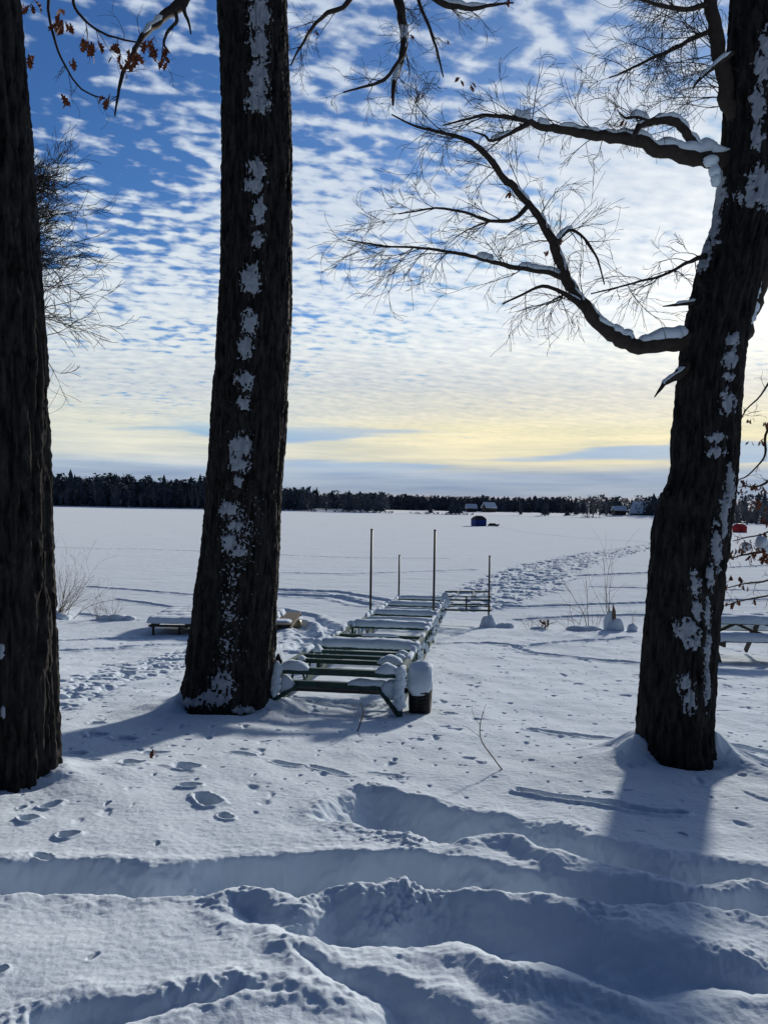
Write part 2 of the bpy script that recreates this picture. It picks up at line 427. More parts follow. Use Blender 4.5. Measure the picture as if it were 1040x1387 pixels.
# rows get denser towards the viewer so that every footprint has real relief
rows = list(np.linspace(-30, 1.2, 24))
d = 1.25
while d < 150:
    rows.append(d); hgt = float(np.interp(d, _PY, _PD))
    d += max(.0085, .36*d*d/(1040*hgt))
rows = np.array(rows); NC = 1000
tcol = np.linspace(-1, 1, NC)
tcol = np.concatenate([-(1+np.linspace(1, 0.03, 30)**2*3.0), tcol, 1+np.linspace(0.03, 1, 30)**2*3.0])
half = 1.5+.555*np.maximum(rows, 0)
X = half[:, None]*tcol[None, :]; Y = np.repeat(rows[:, None], len(tcol), 1)
xf = X.ravel(); yf = Y.ravel()
Z = base_h(xf, yf)+detail(xf, yf)
nr, nc = X.shape
i = np.arange(nr-1)[:, None]*nc+np.arange(nc-1)[None, :]
i = i.ravel()
quads = np.stack([i, i+1, i+nc+1, i+nc], 1)
o = link_np('snowy_ground', np.stack([xf, yf, Z], 1), quads, M['snow'])
tag(o, kind='structure')

# frozen lake out to the far shore
lk = MB(); S = 5000
lk.add([(-S, 12, -.03), (S, 12, -.03), (S, S, -.03), (-S, S, -.03)], [(0, 1, 2, 3)])
tag(lk.build('frozen_lake', M['lake']), kind='structure')
gb = MB(); gb.add([(-S, -S, -.04), (S, -S, -.04), (S, 12, -.04), (-S, 12, -.04)], [(0, 1, 2, 3)])
tag(gb.build('back_ground', M['lake']), kind='structure')

# ----------------------------------------------------------------- far shore
def shore_d(x):
    """distance of the far shoreline at lateral position x"""
    a = np.interp(x, [-700, -230, -150, -60, 0, 60, 110, 130, 600], [480, 470, 440, 415, 372, 352, 320, 205, 190])
    return a
def land_h(x, y):
    s = y-shore_d(x)
    left = sst(-40, -110, x)
    return (.25*sst(0, 4, s)+.9*sst(5, 60, s)*(1-left)+2.0*sst(20, 90, s)*left+5*sst(150, 500, s)+14*sst(500, 1500, s)
            + .25*n2(x*.05, y*.05, 3)*sst(3, 30, s) - .5*sst(0, -3, s))
lx = np.linspace(-900, 900, 260); ls = np.concatenate([np.linspace(-4, 60, 40), np.linspace(66, 300, 30), np.linspace(340, 2400, 20)])
LX = np.repeat(lx[None, :], len(ls), 0); LY = shore_d(LX)+ls[:, None]+1.5*n2(LX*.08, LX*0, 8)
LZ = land_h(LX, LY)
i = (np.arange(len(ls)-1)[:, None]*len(lx)+np.arange(len(lx)-1)[None, :]).ravel(); n = len(lx)
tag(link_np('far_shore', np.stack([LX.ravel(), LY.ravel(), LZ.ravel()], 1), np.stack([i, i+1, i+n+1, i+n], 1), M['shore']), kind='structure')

def far_pos(px, D, z=None):
    p = P(px, 690, D); return np.array([p[0], D, float(land_h(p[0], D))])

def conifer(mb, p, h, w, rng, tiers=6, n=7):
    mb.tube([p, p+np.array([0, 0, h*.25])], [w*.07, w*.05], 4)
    lean = rng.uniform(-.03, .03)*h
    for k in range(tiers):
        t = k/tiers
        z0 = h*(.10+.86*t); z1 = min(h, z0+h*(.30-.10*t)); r = w*.5*(1-t)**.8*rng.uniform(.75, 1.2)+w*.03
        a0 = rng.uniform(0, 6.28)
        V = []
        for j in range(n*2):
            a = a0+j*math.pi/n; rr = r*(rng.uniform(.85, 1.25) if j % 2 == 0 else rng.uniform(.35, .6))
            V.append(p+np.array([rr*math.cos(a)+lean*t, rr*math.sin(a), z0-r*.18*(j % 2 == 0)+rng.uniform(-.02, .02)*h]))
        V.append(p+np.array([lean*t, 0, z1]))
        mb.add(V, [], [(j, (j+1) % (2*n), 2*n) for j in range(2*n)])

def bare_strands(mb, p, h, w, rng, k=14, thick=.10):
    for j in range(k):
        a = rng.uniform(0, 6.28); r0 = w*.06*rng.uniform(0, 1); r1 = w*.5*rng.uniform(.15, 1)
        b = p+np.array([r0*math.cos(a), r0*math.sin(a), h*rng.uniform(0, .35)]); 
        e = p+np.array([r1*math.cos(a), r1*math.sin(a), h*rng.uniform(.65, 1.0)])
        m_ = (b+e)/2+np.array([rng.uniform(-.06, .06)*w, 0, .05*h])
        mb.tube([b, m_, e], [thick, thick*.6, thick*.15], 3, cap=False)

def loose_crown(mb, p, h, w, rng, k=84):
    mb.tube([p, p+np.array([0, 0, h*.7])], [w*.03, w*.02], 3, cap=False)
    for j in range(k):
        a = rng.uniform(0, 6.28); t = rng.random(); rr = w*.5*math.sqrt(rng.random())*math.sin(math.pi*min(.93, .22+.74*t))
        c = p+np.array([rr*math.cos(a), rr*math.sin(a), h*(.12+.84*t)]); q = h*.10*rng.uniform(.6, 1.3)
        mb.add([c+np.array([rng.uniform(-q, q), rng.uniform(-q, q), rng.uniform(-q, q)*.8]) for _ in range(3)], [], [(0, 1, 2)])

rng = random.Random(11)
fo = MB(); bw = MB()
def plant_forest(x0, x1, s0, s1, h0, h1, count, wfac=.34, bare=.0):
    for k in range(count):
        x = rng.uniform(x0, x1); y = float(shore_d(x))+s0+(s1-s0)*rng.random()
        p = np.array([x, y, float(land_h(x, y))-.2]); h = rng.uniform(h0, h1)*rng.uniform(.93, 1.05)*(1+.14*float(n2(np.array([x*.035]), np.array([1.5]), 300)[0]))
        if rng.random() < .05: h *= 1.12
        if rng.random() < bare: bare_strands(bw, p, h*.8, h*.5, rng, 20, .22)
        elif rng.random() < .80: loose_crown(fo, p, h*rng.uniform(.82, 1.0), h*wfac*rng.uniform(1.0, 1.6), rng)
        else: conifer(fo, p, h, h*wfac*rng.uniform(.6, 1.1), rng)
plant_forest(-430, -85, 14, 26, 13, 18, 260, .4, .45)
plant_forest(-430, -85, 26, 90, 15.5, 20.5, 760, .55)
plant_forest(-85, -40, 16, 80, 11, 13.5, 150, .4, .2)
plant_forest(-60, 150, 120, 200, 8.6, 10.8, 800, .75, .12)
plant_forest(-60, 0, 10, 110, 8.5, 10.5, 150, .7, .1)
plant_forest(150, 420, 150, 260, 11, 14, 260, .5, .2)
plant_forest(-900, -430, 14, 90, 16, 20, 420, .42)
plant_forest(420, 900, 150, 260, 12, 16, 200, .5)
tag(fo.build('conifer_forest', M['conifer']), 'dark band of conifer woods all along the far lake shore', 'forest', kind='stuff')
tag(bw.build('bare_woods', M['barewood']), 'grey leafless thicket in front of the dark far shore conifers', 'forest', kind='stuff')

def far_conifer(px, D, h, w, label, wf=7):
    p = far_pos(px, D); mb = MB(); mb2 = MB()
    t = thing('conifer_tree', p, label, 'tree', 'dark trees standing apart on the far shore')
    mb.tube([p, p+np.array([0, 0, h*.9])], [h*.02+.05, .03], 5); mb.build('trunk', M['twig'], t)
    conifer(mb2, p, h, w, rng, 7, 8); conifer(mb2, p, h*.97, w*.9, rng, 6, 7); mb2.build('crown', M['conifer'], t)
far_conifer(583, 372, 5.2, 2.6, 'narrow dark tree on the pale far field, left of the wide dark pair')
far_conifer(612, 366, 6.6, 4.2, 'left one of the wide dark pair of far trees behind the blue hut')
far_conifer(621, 368, 6.8, 4.6, 'right one of the wide dark pair of far trees behind the blue hut')
far_conifer(705, 368, 4.4, 2.2, 'slim dark tree on the far field right of the blue hut')
far_conifer(738, 362, 5.8, 5.0, 'broad dark tree alone at the middle of the far snowy field')
far_conifer(768, 360, 2.6, 3.4, 'low round dark tree beside the far leafless trees')
far_conifer(780, 364, 3.2, 2.6, 'small pointed tree just left of the far leafless trees')

def far_bare(px, D, h, w, label, grp, k=34, th=.07):
    p = far_pos(px, D); t = thing('bare_tree', p, label, 'tree', grp)
    mb = MB(); mb.tube([p-np.array([0, 0, .2]), p+np.array([.1, 0, h*.4]), p+np.array([0, 0, h*.8])], [h*.018+.03, h*.012+.02, .02], 5); mb.build('trunk', M['barewood'], t)
    mb = MB(); bare_strands(mb, p, h, w, rng, k, th); mb.build('crown', M['barewood'], t)
for px, h, lab in ((795, 10.5, 'leftmost leafless tree of the far clump left of the cabins'), (803, 11.5, 'second leafless tree from the left in the far clump'), (812, 11, 'second leafless tree from the right in the far clump'), (821, 9, 'rightmost leafless tree of the far clump beside the low cabin')):
    far_bare(px, 350, h, 5.5, lab, 'leafless trees on the far shore', 30, .07)
for px, D, h, lab in ((985, 224, 7.0, 'leafless shore tree showing just behind the right trunk edge'), (999, 228, 7.8, 'tall leafless shore tree above and left of the red hut'), (1012, 222, 6.4, 'leafless shore tree directly above the red hut'), (1024, 230, 8.0, 'leafless shore tree right of the red hut'), (1038, 224, 7.2, 'leafless shore tree at the right picture edge'), (1052, 228, 7.5, 'leafless shore tree just past the right picture edge')):
    far_bare(px, D, h, 6.5, lab, 'leafless trees behind the red hut', 60, .055)
th = MB()
for k in range(60):
    p = far_pos(rng.uniform(965, 1100), rng.uniform(232, 262))
    if rng.random() < .5: conifer(th, p, rng.uniform(3.5, 6), rng.uniform(2.5, 3.5), rng)
    else: bare_strands(th, p, rng.uniform(3, 6), 4, rng, 20, .06)
tag(th.build('shore_brush', M['barewood']), 'dark tangled brush on the shore behind the red hut', 'brush', kind='stuff')

rd = MB()
for k in range(420):
    x = rng.uniform(-90, 118)
    if float(n2(np.array([x*.06]), np.array([7.7]), 301)[0]) < -.15: continue
    y = float(shore_d(x))+rng.uniform(.5, 5)
    bare_strands(rd, np.array([x, y, float(land_h(x, y))-.1]), rng.uniform(.5, 1.5), rng.uniform(1, 2.5), rng, 6, .07)
tag(rd.build('shore_reeds', M['barewood']), 'thin dark line of reeds and brush along the far shore', 'reeds', kind='stuff')

# far cabins
def cabin(px, D, w, d_, hw, hr, label, wallm, rz=0, steep=False, name='cabin'):
    p = far_pos(px, D); t = thing(name, p, label, 'cabin', 'cabins on the far shore')
    c, s_ = math.cos(rz), math.sin(rz)
    def L(x, y, z): return p+np.array([c*x-s_*y, s_*x+c*y, z])
    mb = MB(); x, y = w/2, d_/2
    V = [L(-x, -y, -.3), L(x, -y, -.3), L(x, y, -.3), L(-x, y, -.3), L(-x, -y, hw), L(x, -y, hw), L(x, y, hw), L(-x, y, hw), L(-x, 0, hw+hr), L(x, 0, hw+hr)]
    mb.add(V, [(0, 1, 5, 4), (2, 3, 7, 6)], [(3, 0, 4), (3, 4, 7), (7, 4, 8), (1, 2, 6), (1, 6, 5), (5, 6, 9)])
    mb.build('wall', wallm, t)
    mb = MB(); e = .5; th_ = .45; k = hr/(y)
    for sg in (-1, 1):
        a, b = L(-x-e, sg*(y+e), hw-e*k), L(x+e, sg*(y+e), hw-e*k); cc, dd = L(x+e, 0, hw+hr), L(-x-e, 0, hw+hr); u = np.array([0, 0, th_])
        mb.add([a, b, cc, dd, a+u, b+u, cc+u, dd+u], [(4, 5, 6, 7), (0, 3, 2, 1), (0, 1, 5, 4), (1, 2, 6, 5), (3, 0, 4, 7)])
    r = mb.build('roof', M['snowcap'], t)
    mb = Each('window', M['glass'], t)
    for q in (-.28, .05, .3):
        mb.box(L(w*q, -y-.03, hw*.55), (w*.12, .08, hw*.42), rz)
    return t
cabin(638, 420, 5, 5, 2.2, 1.7, 'low dark cabin with a bright snowy roof, behind the blue hut', M['wall'])
cabin(662, 425, 6, 5, 2.6, 2.4, 'dark gabled cabin in the trees, right of the bright roofed one', M['wall'], .4)
cabin(838, 365, 5.2, 5, 2.4, 1.5, 'low cabin with a flat white roof beside the far leafless trees', M['wall'])
cabin(868, 372, 8, 7, 1.6, 5.0, 'tall cabin with a steep snowy roof, nearest the right trunk', M['wall'], -.9)
cabin(166, 470, 7, 6, 1.8, 2.2, 'small snow covered cabin, leftmost in the left woods', M['palewall'], .3)
cabin(191, 470, 8, 7, 1.6, 3.2, 'small cabin with a pointed snowy roof, middle of the left woods', M['palewall'], 1.3)
cabin(213, 470, 6, 6, 1.8, 2.4, 'small pale cabin, rightmost in the left woods', M['palewall'], .2)

# ----------------------------------------------------------------- fishing huts on the ice
def ice_hut(px, py, w, h, label, wallm, roofm):
    c = G(px, py); c[2] = 0.0; t = thing('fishing_hut', c, label, 'fishing hut', 'pop-up fishing huts on the ice')
    def ring(hw, z, bul, n=6):
        out = []
        for a, b in (((-1, -1), (1, -1)), ((1, -1), (1, 1)), ((1, 1), (-1, 1)), ((-1, 1), (-1, -1))):
            for k in range(n):
                q = k/n; x = a[0]+(b[0]-a[0])*q; y = a[1]+(b[1]-a[1])*q
                f = 1+bul*math.sin(math.pi*q)
                out.append(c+np.array([x*hw*f*math.cos(.3)-y*hw*f*math.sin(.3), x*hw*f*math.sin(.3)+y*hw*f*math.cos(.3), z]))
        return out
    hw = w/2.5
    R = [ring(hw*.98, -.05, .0), ring(hw*1.0, h*.35, .04), ring(hw*1.0, h*.58, .03), ring(hw*.96, h*.66, .0)]
    mb = MB(); n = 24
    mb.add(np.concatenate(R), [(i*n+j, i*n+(j+1) % n, (i+1)*n+(j+1) % n, (i+1)*n+j) for i in range(3) for j in range(n)])
    mb.build('wall', wallm, t)
    R = [ring(hw*1.05, h*.60, .02), ring(hw*.80, h*.82, .0), ring(hw*.40, h*.97, 0)]
    V = np.concatenate(R+[[c+np.array([0, 0, h])]])
    mb = MB(); mb.add(V, [(i*n+j, i*n+(j+1) % n, (i+1)*n+(j+1) % n, (i+1)*n+j) for i in range(2) for j in range(n)], [(2*n+j, 2*n+(j+1) % n, 3*n) for j in range(n)])
    mb.build('roof', roofm, t)
    dr = MB(); f = c+np.array([math.sin(.3)*hw*1.06, -math.cos(.3)*hw*1.06, h*.33]); dr.box(f, (hw*.6, .03, h*.52), .3)
    dr.build('door', wallm, t)
ice_hut(648, 712.5, 2.7, 1.95, 'blue pop-up fishing hut with black top out on the lake', M['bluecloth'], M['blackcloth'])
ice_hut(1001, 721, 2.0, 1.5, 'red pop-up fishing hut on the ice at the right edge', M['redcloth'], M['redcloth'])
c = G(668, 713); c[2] = 0
t = thing('gear_sled', c, 'low black gear sled on the ice just right of the blue hut', 'sled')
mb = MB()
for k, (z, f) in enumerate(((0.02, .8), (.32, 1.0))): pass
V = [(-.9, -.3, .05), (.8, -.3, .05), (.8, .3, .05), (-.9, .3, .05), (-1.1, -.4, .36), (1.15, -.4, .42), (1.15, .4, .42), (-1.1, .4, .36)]
mb.add([c+np.array(v) for v in V], [(0, 3, 2, 1), (0, 1, 5, 4), (1, 2, 6, 5), (2, 3, 7, 6), (3, 0, 4, 7)]); mb.build('tub', M['blackcloth'], t)
mb = MB(); mb.box(c+np.array([-.2, 0, .4]), (1.1, .6, .35)); mb.build('load', M['blackcloth'], t)

# ----------------------------------------------------------------- snow caps
def loaf(mb, p, q, w, h, seed=0, n=22, m=9, sag=.25, taper=.12):
    """rounded lumpy bar of settled snow lying along p-q (bottom line)"""
    p = np.asarray(p, float); q = np.asarray(q, float); L = np.linalg.norm(q-p); d = (q-p)/L
    sd = np.cross(d, (0, 0, 1.)); sd /= np.linalg.norm(sd)+1e-9
    n = max(6, min(60, int(L/.05)+6))
    V = []
    for i in range(n):
        t = i/(n-1); e = min(1, math.sqrt(max(0, min(t, 1-t)*L/(taper)+.02)))
        k = float(n2(np.array([t*L*2.3+seed*7.1]), np.array([seed*3.3]), 200)[0]); k2 = float(n2(np.array([t*L*6+seed*5.1]), np.array([seed*1.3+9]), 201)[0])
        hh = h*e*(1+.13*k+.07*k2); ww = w*(.7+.3*e)*(1+.07*k2)
        c = p+d*L*t+sd*.05*w*k
        for j in range(m):
            a = math.pi*j/(m-1); ca = math.cos(a); sa = math.sin(a)
            x = math.copysign(abs(ca)**.5, ca)*ww/2; z = abs(sa)**.6*hh
            V.append(c+sd*x+np.array([0, 0, z-.015-.02*sag*(abs(ca) > .95)]))
    V = np.array(V)
    V += .012*np.stack([n3(V[:, 0]*14, V[:, 1]*14, V[:, 2]*14, 5+k) for k in range(3)], 1)*min(1, h/.08)
    Q = [(i*m+j, i*m+j+1, (i+1)*m+j+1, (i+1)*m+j) for i in range(n-1) for j in range(m-1)]
    Q += [(i*m+m-1, i*m, (i+1)*m, (i+1)*m+m-1) for i in range(n-1)]
    T = [(0, j+1, j) for j in range(1, m-1)] + [((n-1)*m, (n-1)*m+j, (n-1)*m+j+1) for j in range(1, m-1)]
    mb.add(V, Q, T)

def lump(mb, c, r, seed=0, sz=.8, n=10, m=7):
    V = []
    for i in range(m+1):
        a = math.pi*i/m
        for j in range(n):
            b = 2*math.pi*j/n
            V.append((math.sin(a)*math.cos(b), math.sin(a)*math.sin(b), math.cos(a)*sz))
    V = np.array(V); k = 1+.3*n3(V[:, 0]*1.6+seed*3.7, V[:, 1]*1.6, V[:, 2]*1.6+seed, 77)
    V = np.asarray(c)+V*k[:, None]*np.asarray(r)
    mb.add(V, [(i*n+j, (i+1)*n+j, (i+1)*n+(j+1) % n, i*n+(j+1) % n) for i in range(m) for j in range(n)])

# ----------------------------------------------------------------- roll-in dock
NEAR = P(458, 911, 8.15); FAR = P(572, 811, 22.2)
DL = float(np.linalg.norm((FAR-NEAR)[:2])); DU = (FAR-NEAR)/DL     # per metre of plan length
DV = np.array([DU[1], -DU[0], 0]); DV /= np.linalg.norm(DV)
HWD = .66; TH = .34
def dk(u, v, w): return NEAR+DU*u+DV*v+np.array([0, 0, w])
dock_loc = NEAR.copy(); dock_loc[2] = H(NEAR[0], NEAR[1])
dock = thing('roll_in_dock', dock_loc, 'long green steel roll-in dock frame without decking, capped in snow', 'dock')
joints = [2.25, 5.25, 8.05, 11.0, 13.9]
for sgn in (-1, 1):
    mb = MB(); v = sgn*HWD
    mb.beam(dk(0, v, 0), dk(DL, v, 0), .05, .06); mb.beam(dk(.1, v, -TH), dk(DL, v, -TH), .045, .05)
    u = 0; k = 0
    while u < DL-.3:
        a, b = (0, -TH) if k % 2 == 0 else (-TH, 0)
        mb.beam(dk(u+.03, v, a), dk(min(DL, u+.45), v, b), .022, .022)
        u += .48; k += 1
    for j in joints: mb.beam(dk(j, v, .02), dk(j, v, -TH-.06), .055, .055)
    mb.build('side_truss', M['green'], dock)
    sn = Each('rail_snow', M['snowcap'], dock); rr = random.Random(3+sgn)
    u = .2
    while u < DL-.2:
        L = rr.uniform(.2, .75)
        if rr.random() < .7:
            loaf(sn, dk(u, v, .03), dk(min(DL, u+L), v, .03), rr.uniform(.05, .08), rr.uniform(.03, .08), int(u*10))
        u += L+rr.uniform(.02, .15)
    u = .3
    while u < DL-.2:
        if rr.random() < .7: lump(sn, dk(u, v+sgn*.02, rr.choice((-TH+.05, -TH*.5, -.06))), (rr.uniform(.03, .06), rr.uniform(.02, .035), rr.uniform(.03, .05)), int(u*9), 1.0)
        u += rr.uniform(.12, .34)
    for j in joints: lump(sn, dk(j-.1, v, .05), (.08, .10, .07), int(j*4))
def cross(u, w, th, tall, cap=None, e=0.0, mat='green'):
    mb = MB(); mb.beam(dk(u, -HWD+e, w), dk(u, HWD-e, w), th, tall)
    b = mb.build('cross_beam', M[mat], dock)
    if cap:
        sn = Each('snow_cap', M['snowcap'], b)
        for a0, a1, cw, ch in cap: loaf(sn, dk(u, a0, w+tall/2), dk(u, a1, w+tall/2), cw, ch, int(u*13+a0*5))
cross(.03, .0, .06, .07, [(-.66, -.32, .14, .085), (.40, .66, .17, .10)], .03)
cross(.06, -.14, .05, .06, [(.10, .60, .10, .065)], .03)
cross(.62, -.30, .05, .05, None, .03, 'steel')
cross(.80, .0, .045, .05, [(.32, .62, .17, .085), (-.62, -.52, .12, .07)], .03)
cross(1.22, .0, .045, .045, [(.46, .62, .14, .07)], .03)
cross(1.66, .0, .045, .045, [(-.62, -.50, .15, .11), (.46, .62, .13, .06)], .03)
for k, j in enumerate(joints):
    cross(j, .0, .08, .07, [(-.69, .69, .26, .105-.005*k)], .0)
    if j < 13:
        cross(j+.85, -.02, .045, .045, [(.45, .62, .12, .06)] if k % 2 else None, .03)
        cross(j+1.6, -.02, .045, .05, [(-.64, .64, .13, .06)] if k in (1, 2) else [(-.3, .3, .08, .04)], .03)
        cross(j+2.3, -.16, .04, .045, None, .03)
# end legs and braces
for sgn in (-1, 1):
    mb = MB(); v = sgn*HWD
    g = dk(-.10, v, 0); gz = H(g[0], g[1])
    foot = np.array([*dk(-.12, v*1.02, 0)[:2], gz-.03])
    mb.beam(dk(0, v, .02), foot, .06, .06); mb.beam(dk(.05, sgn*.42, -.15), foot+np.array([0, 0, .03]), .035, .035); mb.beam(dk(.5, v, 0), foot+np.array([0, 0, .05]), .04, .04)
    l = mb.build('leg', M['green'], dock)
    sn = MB(); 
    for k in range(12):
        t_ = k/16; lump(sn, dk(0, v, .03)*(1-t_)+foot*t_+np.array([.012*math.sin(k*2.3), -.03, .01]), (.050+.014*math.sin(k*1.7+sgn), .04, .06), k+sgn*3, 1.0)
    lump(sn, dk(.02, v-sgn*.09, -.16), (.10, .05, .10), 3+sgn, 1.1)
    sn.build('leg_snow', M['snowcap'], l, True)
# wheels
def wheel(v):
    c = dk(.32, v, 0); r = .27; gz = H(c[0], c[1]); c[2] = gz+r-.05
    fwd = np.array([DU[0], DU[1], 0]); fwd /= np.linalg.norm(fwd); up = np.array([0, 0, 1.])
    prof = [(-.10, .62), (-.115, .80), (-.11, .93), (-.085, 1.0), (-.03, 1.03), (.03, 1.03), (.085, 1.0), (.11, .93), (.115, .80), (.10, .62)]
    def lathe(pr, n=40, a0=0, a1=2*math.pi, closed=True):
        V = []; k = len(pr); m = n if closed else n+1
        for i in range(m):
            a = a0+(a1-a0)*i/n
            for x, rr in pr: V.append(c+DV*x+(fwd*math.cos(a)+up*math.sin(a))*rr)
        Q = [(i*k+j, ((i+1) % m)*k+j, ((i+1) % m)*k+j+1, i*k+j+1) for i in range(n if closed else n) for j in range(k-1)]
        return V, Q
    w = bpy.data.objects.new('wheel', None); C.objects.link(w); w.parent = dock; w.location = tuple(c-world_loc(dock)); w.empty_display_size = .1
    mb = MB(); mb.add(*lathe([(x, q*r) for x, q in prof]))
    for i in range(40):     # tread blocks
        a = i*2*math.pi/40; dirv = fwd*math.cos(a)+up*math.sin(a)
        mb.beam(c+DV*-.09+dirv*r*1.02, c+DV*-.012+dirv*r*1.04, .02, .02, up=dirv); mb.beam(c+DV*.012+dirv*r*1.04, c+DV*.09+dirv*r*1.02, .02, .02, up=dirv)
    mb.build('tyre', M['rubber'], w, True)
    mb = MB(); mb.add(*lathe([(-.09, .62*r), (-.07, .56*r), (-.03, .2*r), (-.06, .16*r), (-.06, .001)])); mb.add(*lathe([(.09, .62*r), (.07, .56*r), (.03, .2*r), (.06, .16*r), (.06, .001)]))
    mb.build('rim', M['steel'], w, True)
    sn = MB(); pr = [(-.118, .72*r), (-.128, .95*r), (-.118, 1.08*r), (-.07, 1.17*r), (0, 1.20*r), (.07, 1.17*r), (.118, 1.08*r), (.128, .95*r), (.118, .72*r)]
    V, Q = lathe(pr, 40, math.radians(-5), math.radians(181), False)
    V = np.array(V); kk = n3(V[:, 0]*9, V[:, 1]*9, V[:, 2]*9, 4); kk2 = n3(V[:, 0]*22, V[:, 1]*22, V[:, 2]*22, 9); dirs = V-c; dirs /= np.linalg.norm(dirs, axis=1, keepdims=True)+1e-9
    V = V+dirs*(.03*kk+.012*kk2)[:, None]
    k = len(pr); m = 41
    for i in range(m):
        e = min(1, min(i, m-1-i)/5)
        blk = V[i*k:(i+1)*k]; ctr = c+(blk.mean(0)-c)*.9; V[i*k:(i+1)*k] = ctr+(blk-ctr)*(.25+.75*math.sqrt(e))
    sn.add(V, Q); sn.build('wheel_snow', M['snowcap'], w, True)
wheel(HWD+.20); wheel(-HWD-.20)
mb = MB(); g = dk(.32, 0, 0); cz = H(*dk(.32, HWD+.2, 0)[:2])+.22
a = dk(.32, -HWD-.2, 0); b = dk(.32, HWD+.2, 0); a[2] = cz; b[2] = cz
mb.tube([a, b], .025, 8); mb.build('axle', M['steel'], dock)
# upright pipe posts
def post(px, top, D, bot_z, mat='steel', parent=dock):
    p = P(px, top, D); q = np.array([p[0], p[1], bot_z]); mb = MB()
    mb.tube([q, p], .024, 8); mb.tube([p-np.array([0, 0, .02]), p+np.array([0, 0, .012])], .028, 8)
    return mb.build('post', M[mat], parent, True)
post(503.5, 717, 16.2, .0); post(589, 718, 16.35, .0); post(541, 752, 22.0, -.02); 
# side section at the lake end
ss = bpy.data.objects.new('side_section', None); C.objects.link(ss); ss.parent = dock; s0 = P(604, 812, 21.2); ss.location = tuple(s0-world_loc(dock)); ss.empty_display_size = .2
A = [P(601, y_, 21.3) for y_ in (808, 812.5, 821, 826)]; B = [P(664, y_, 20.6) for y_ in (808.5, 813, 821.5, 827)]
mb = MB()
for a, b, th_ in zip(A, B, (.04, .045, .035, .05)): mb.beam(a, b, .045, th_)
for t_ in (.02, .49, .97):
    a = A[0]*(1-t_)+B[0]*t_; b = A[3]*(1-t_)+B[3]*t_; mb.beam(a, b, .04, .04)
back = np.array([.14, 1.25, 0]); 
for k in (0, 3): mb.beam(A[k]+back, B[k]+back, .045, .045); mb.beam(B[k], B[k]+back, .045, .045)
for t_ in (.3, .65): mb.beam(A[0]*(1-t_)+B[0]*t_, A[0]*(1-t_)+B[0]*t_+back, .04, .04)
mb.build('side_truss', M['green'], ss)
sn = Each('rail_snow', M['snowcap'], ss)
for k, (a0, a1) in enumerate(((.0, .12), (.2, .45), (.52, .6), (.7, .95))):
    loaf(sn, A[0]*(1-a0)+B[0]*a0+np.array([0, 0, .02]), A[0]*(1-a1)+B[0]*a1+np.array([0, 0, .02]), .06, .035, k)
    loaf(sn, A[2]*(1-a0)+B[2]*a0+np.array([0, 0, .015]), A[2]*(1-a1)+B[2]*a1+np.array([0, 0, .015]), .05, .03, k+5)
lump(sn, A[1]+np.array([.03, -.03, -.02]), (.14, .14, .22), 5, 1.0)
post(663, 753, 20.6, -.02, 'steel', ss)
# snow drifted over the feet of the dock
for (px, py, D, r, lab) in ((661, 858, 20.5, (.24, .2, .40), 'tall snow lump over the dock post foot, right of the dock'), (683, 858, 20.5, (.36, .22, .22), 'lower trailing snow lump right of the tall one by the dock post'), (590, 860, 19.9, (.2, .2, .16), 'small round snow lump at the dock foot beside the long frame')):
    p = P(px, py, D); mb = MB(); lump(mb, p+np.array([0, 0, r[2]*.25]), r, int(px), 1.0, 18, 12)
    tag(mb.build('snow_lump', M['snowcap'], None, True), lab, 'snow lump', 'snow lumps at the dock end')

# ----------------------------------------------------------------- pontoon raft
rD = 19.0; r0 = P(201, 850, rD); r1 = P(397, 847, rD+.3)
rt = thing('pontoon_raft', ((r0[0]+r1[0])/2, rD+.8, 0.1), 'low wooden raft on beige metal pontoons, half hidden by the middle trunk', 'raft')
zt = P(300, 849, rD)[2]+.035
mb = MB(); L = r1[0]-r0[0]; mx = (r0[0]+r1[0])/2
for k in range(15): mb.box((mx, rD+.1+k*.15, zt+.03), (L, .14, .035))
mb.build('deck', M['darkwood'], rt)
mb = MB()
for k in range(5): mb.box((r0[0]+.08+(L-.16)*k/4, rD+1.15, zt-.045), (.07, 2.2, .09))
mb.box((mx, rD+.045, zt-.04), (L, .04, .05)); mb.box((mx, rD+2.26, zt-.04), (L, .04, .05)); mb.build('frame', M['darkwood'], rt)
for yy in (.34, 1.85):
    mb = MB(); x0, x1 = r0[0]+1.3, r1[0]+.04; zc = zt-.22
    mb.tube([(x0, rD+yy, zc), (x0+.05, rD+yy, zc), (x1-.05, rD+yy, zc), (x1, rD+yy, zc)], [.09, .125, .125, .10], 20); mb.build('pontoon', M['beige'], rt, True)
for xx in (.1, .75, L-.6, L-.08):
    mb = MB(); mb.box((r0[0]+xx, rD+.10, zt-.17), (.05, .05, .22)); mb.build('leg', M['darkwood'], rt)
mb = MB(); 
for k in range(4): loaf(mb, (r0[0]-.06, rD+.32+k*.5, zt+.045), (r1[0]-.55+.05*k, rD+.32+k*.5, zt+.045), .75, .14, 40+k, taper=.05)
loaf(mb, (r1[0]-.6, rD+.5, zt+.045), (r1[0]-.05, rD+.5, zt+.045), .5, .07, 47)
mb.build('snow_cap', M['snowcap'], rt, True)

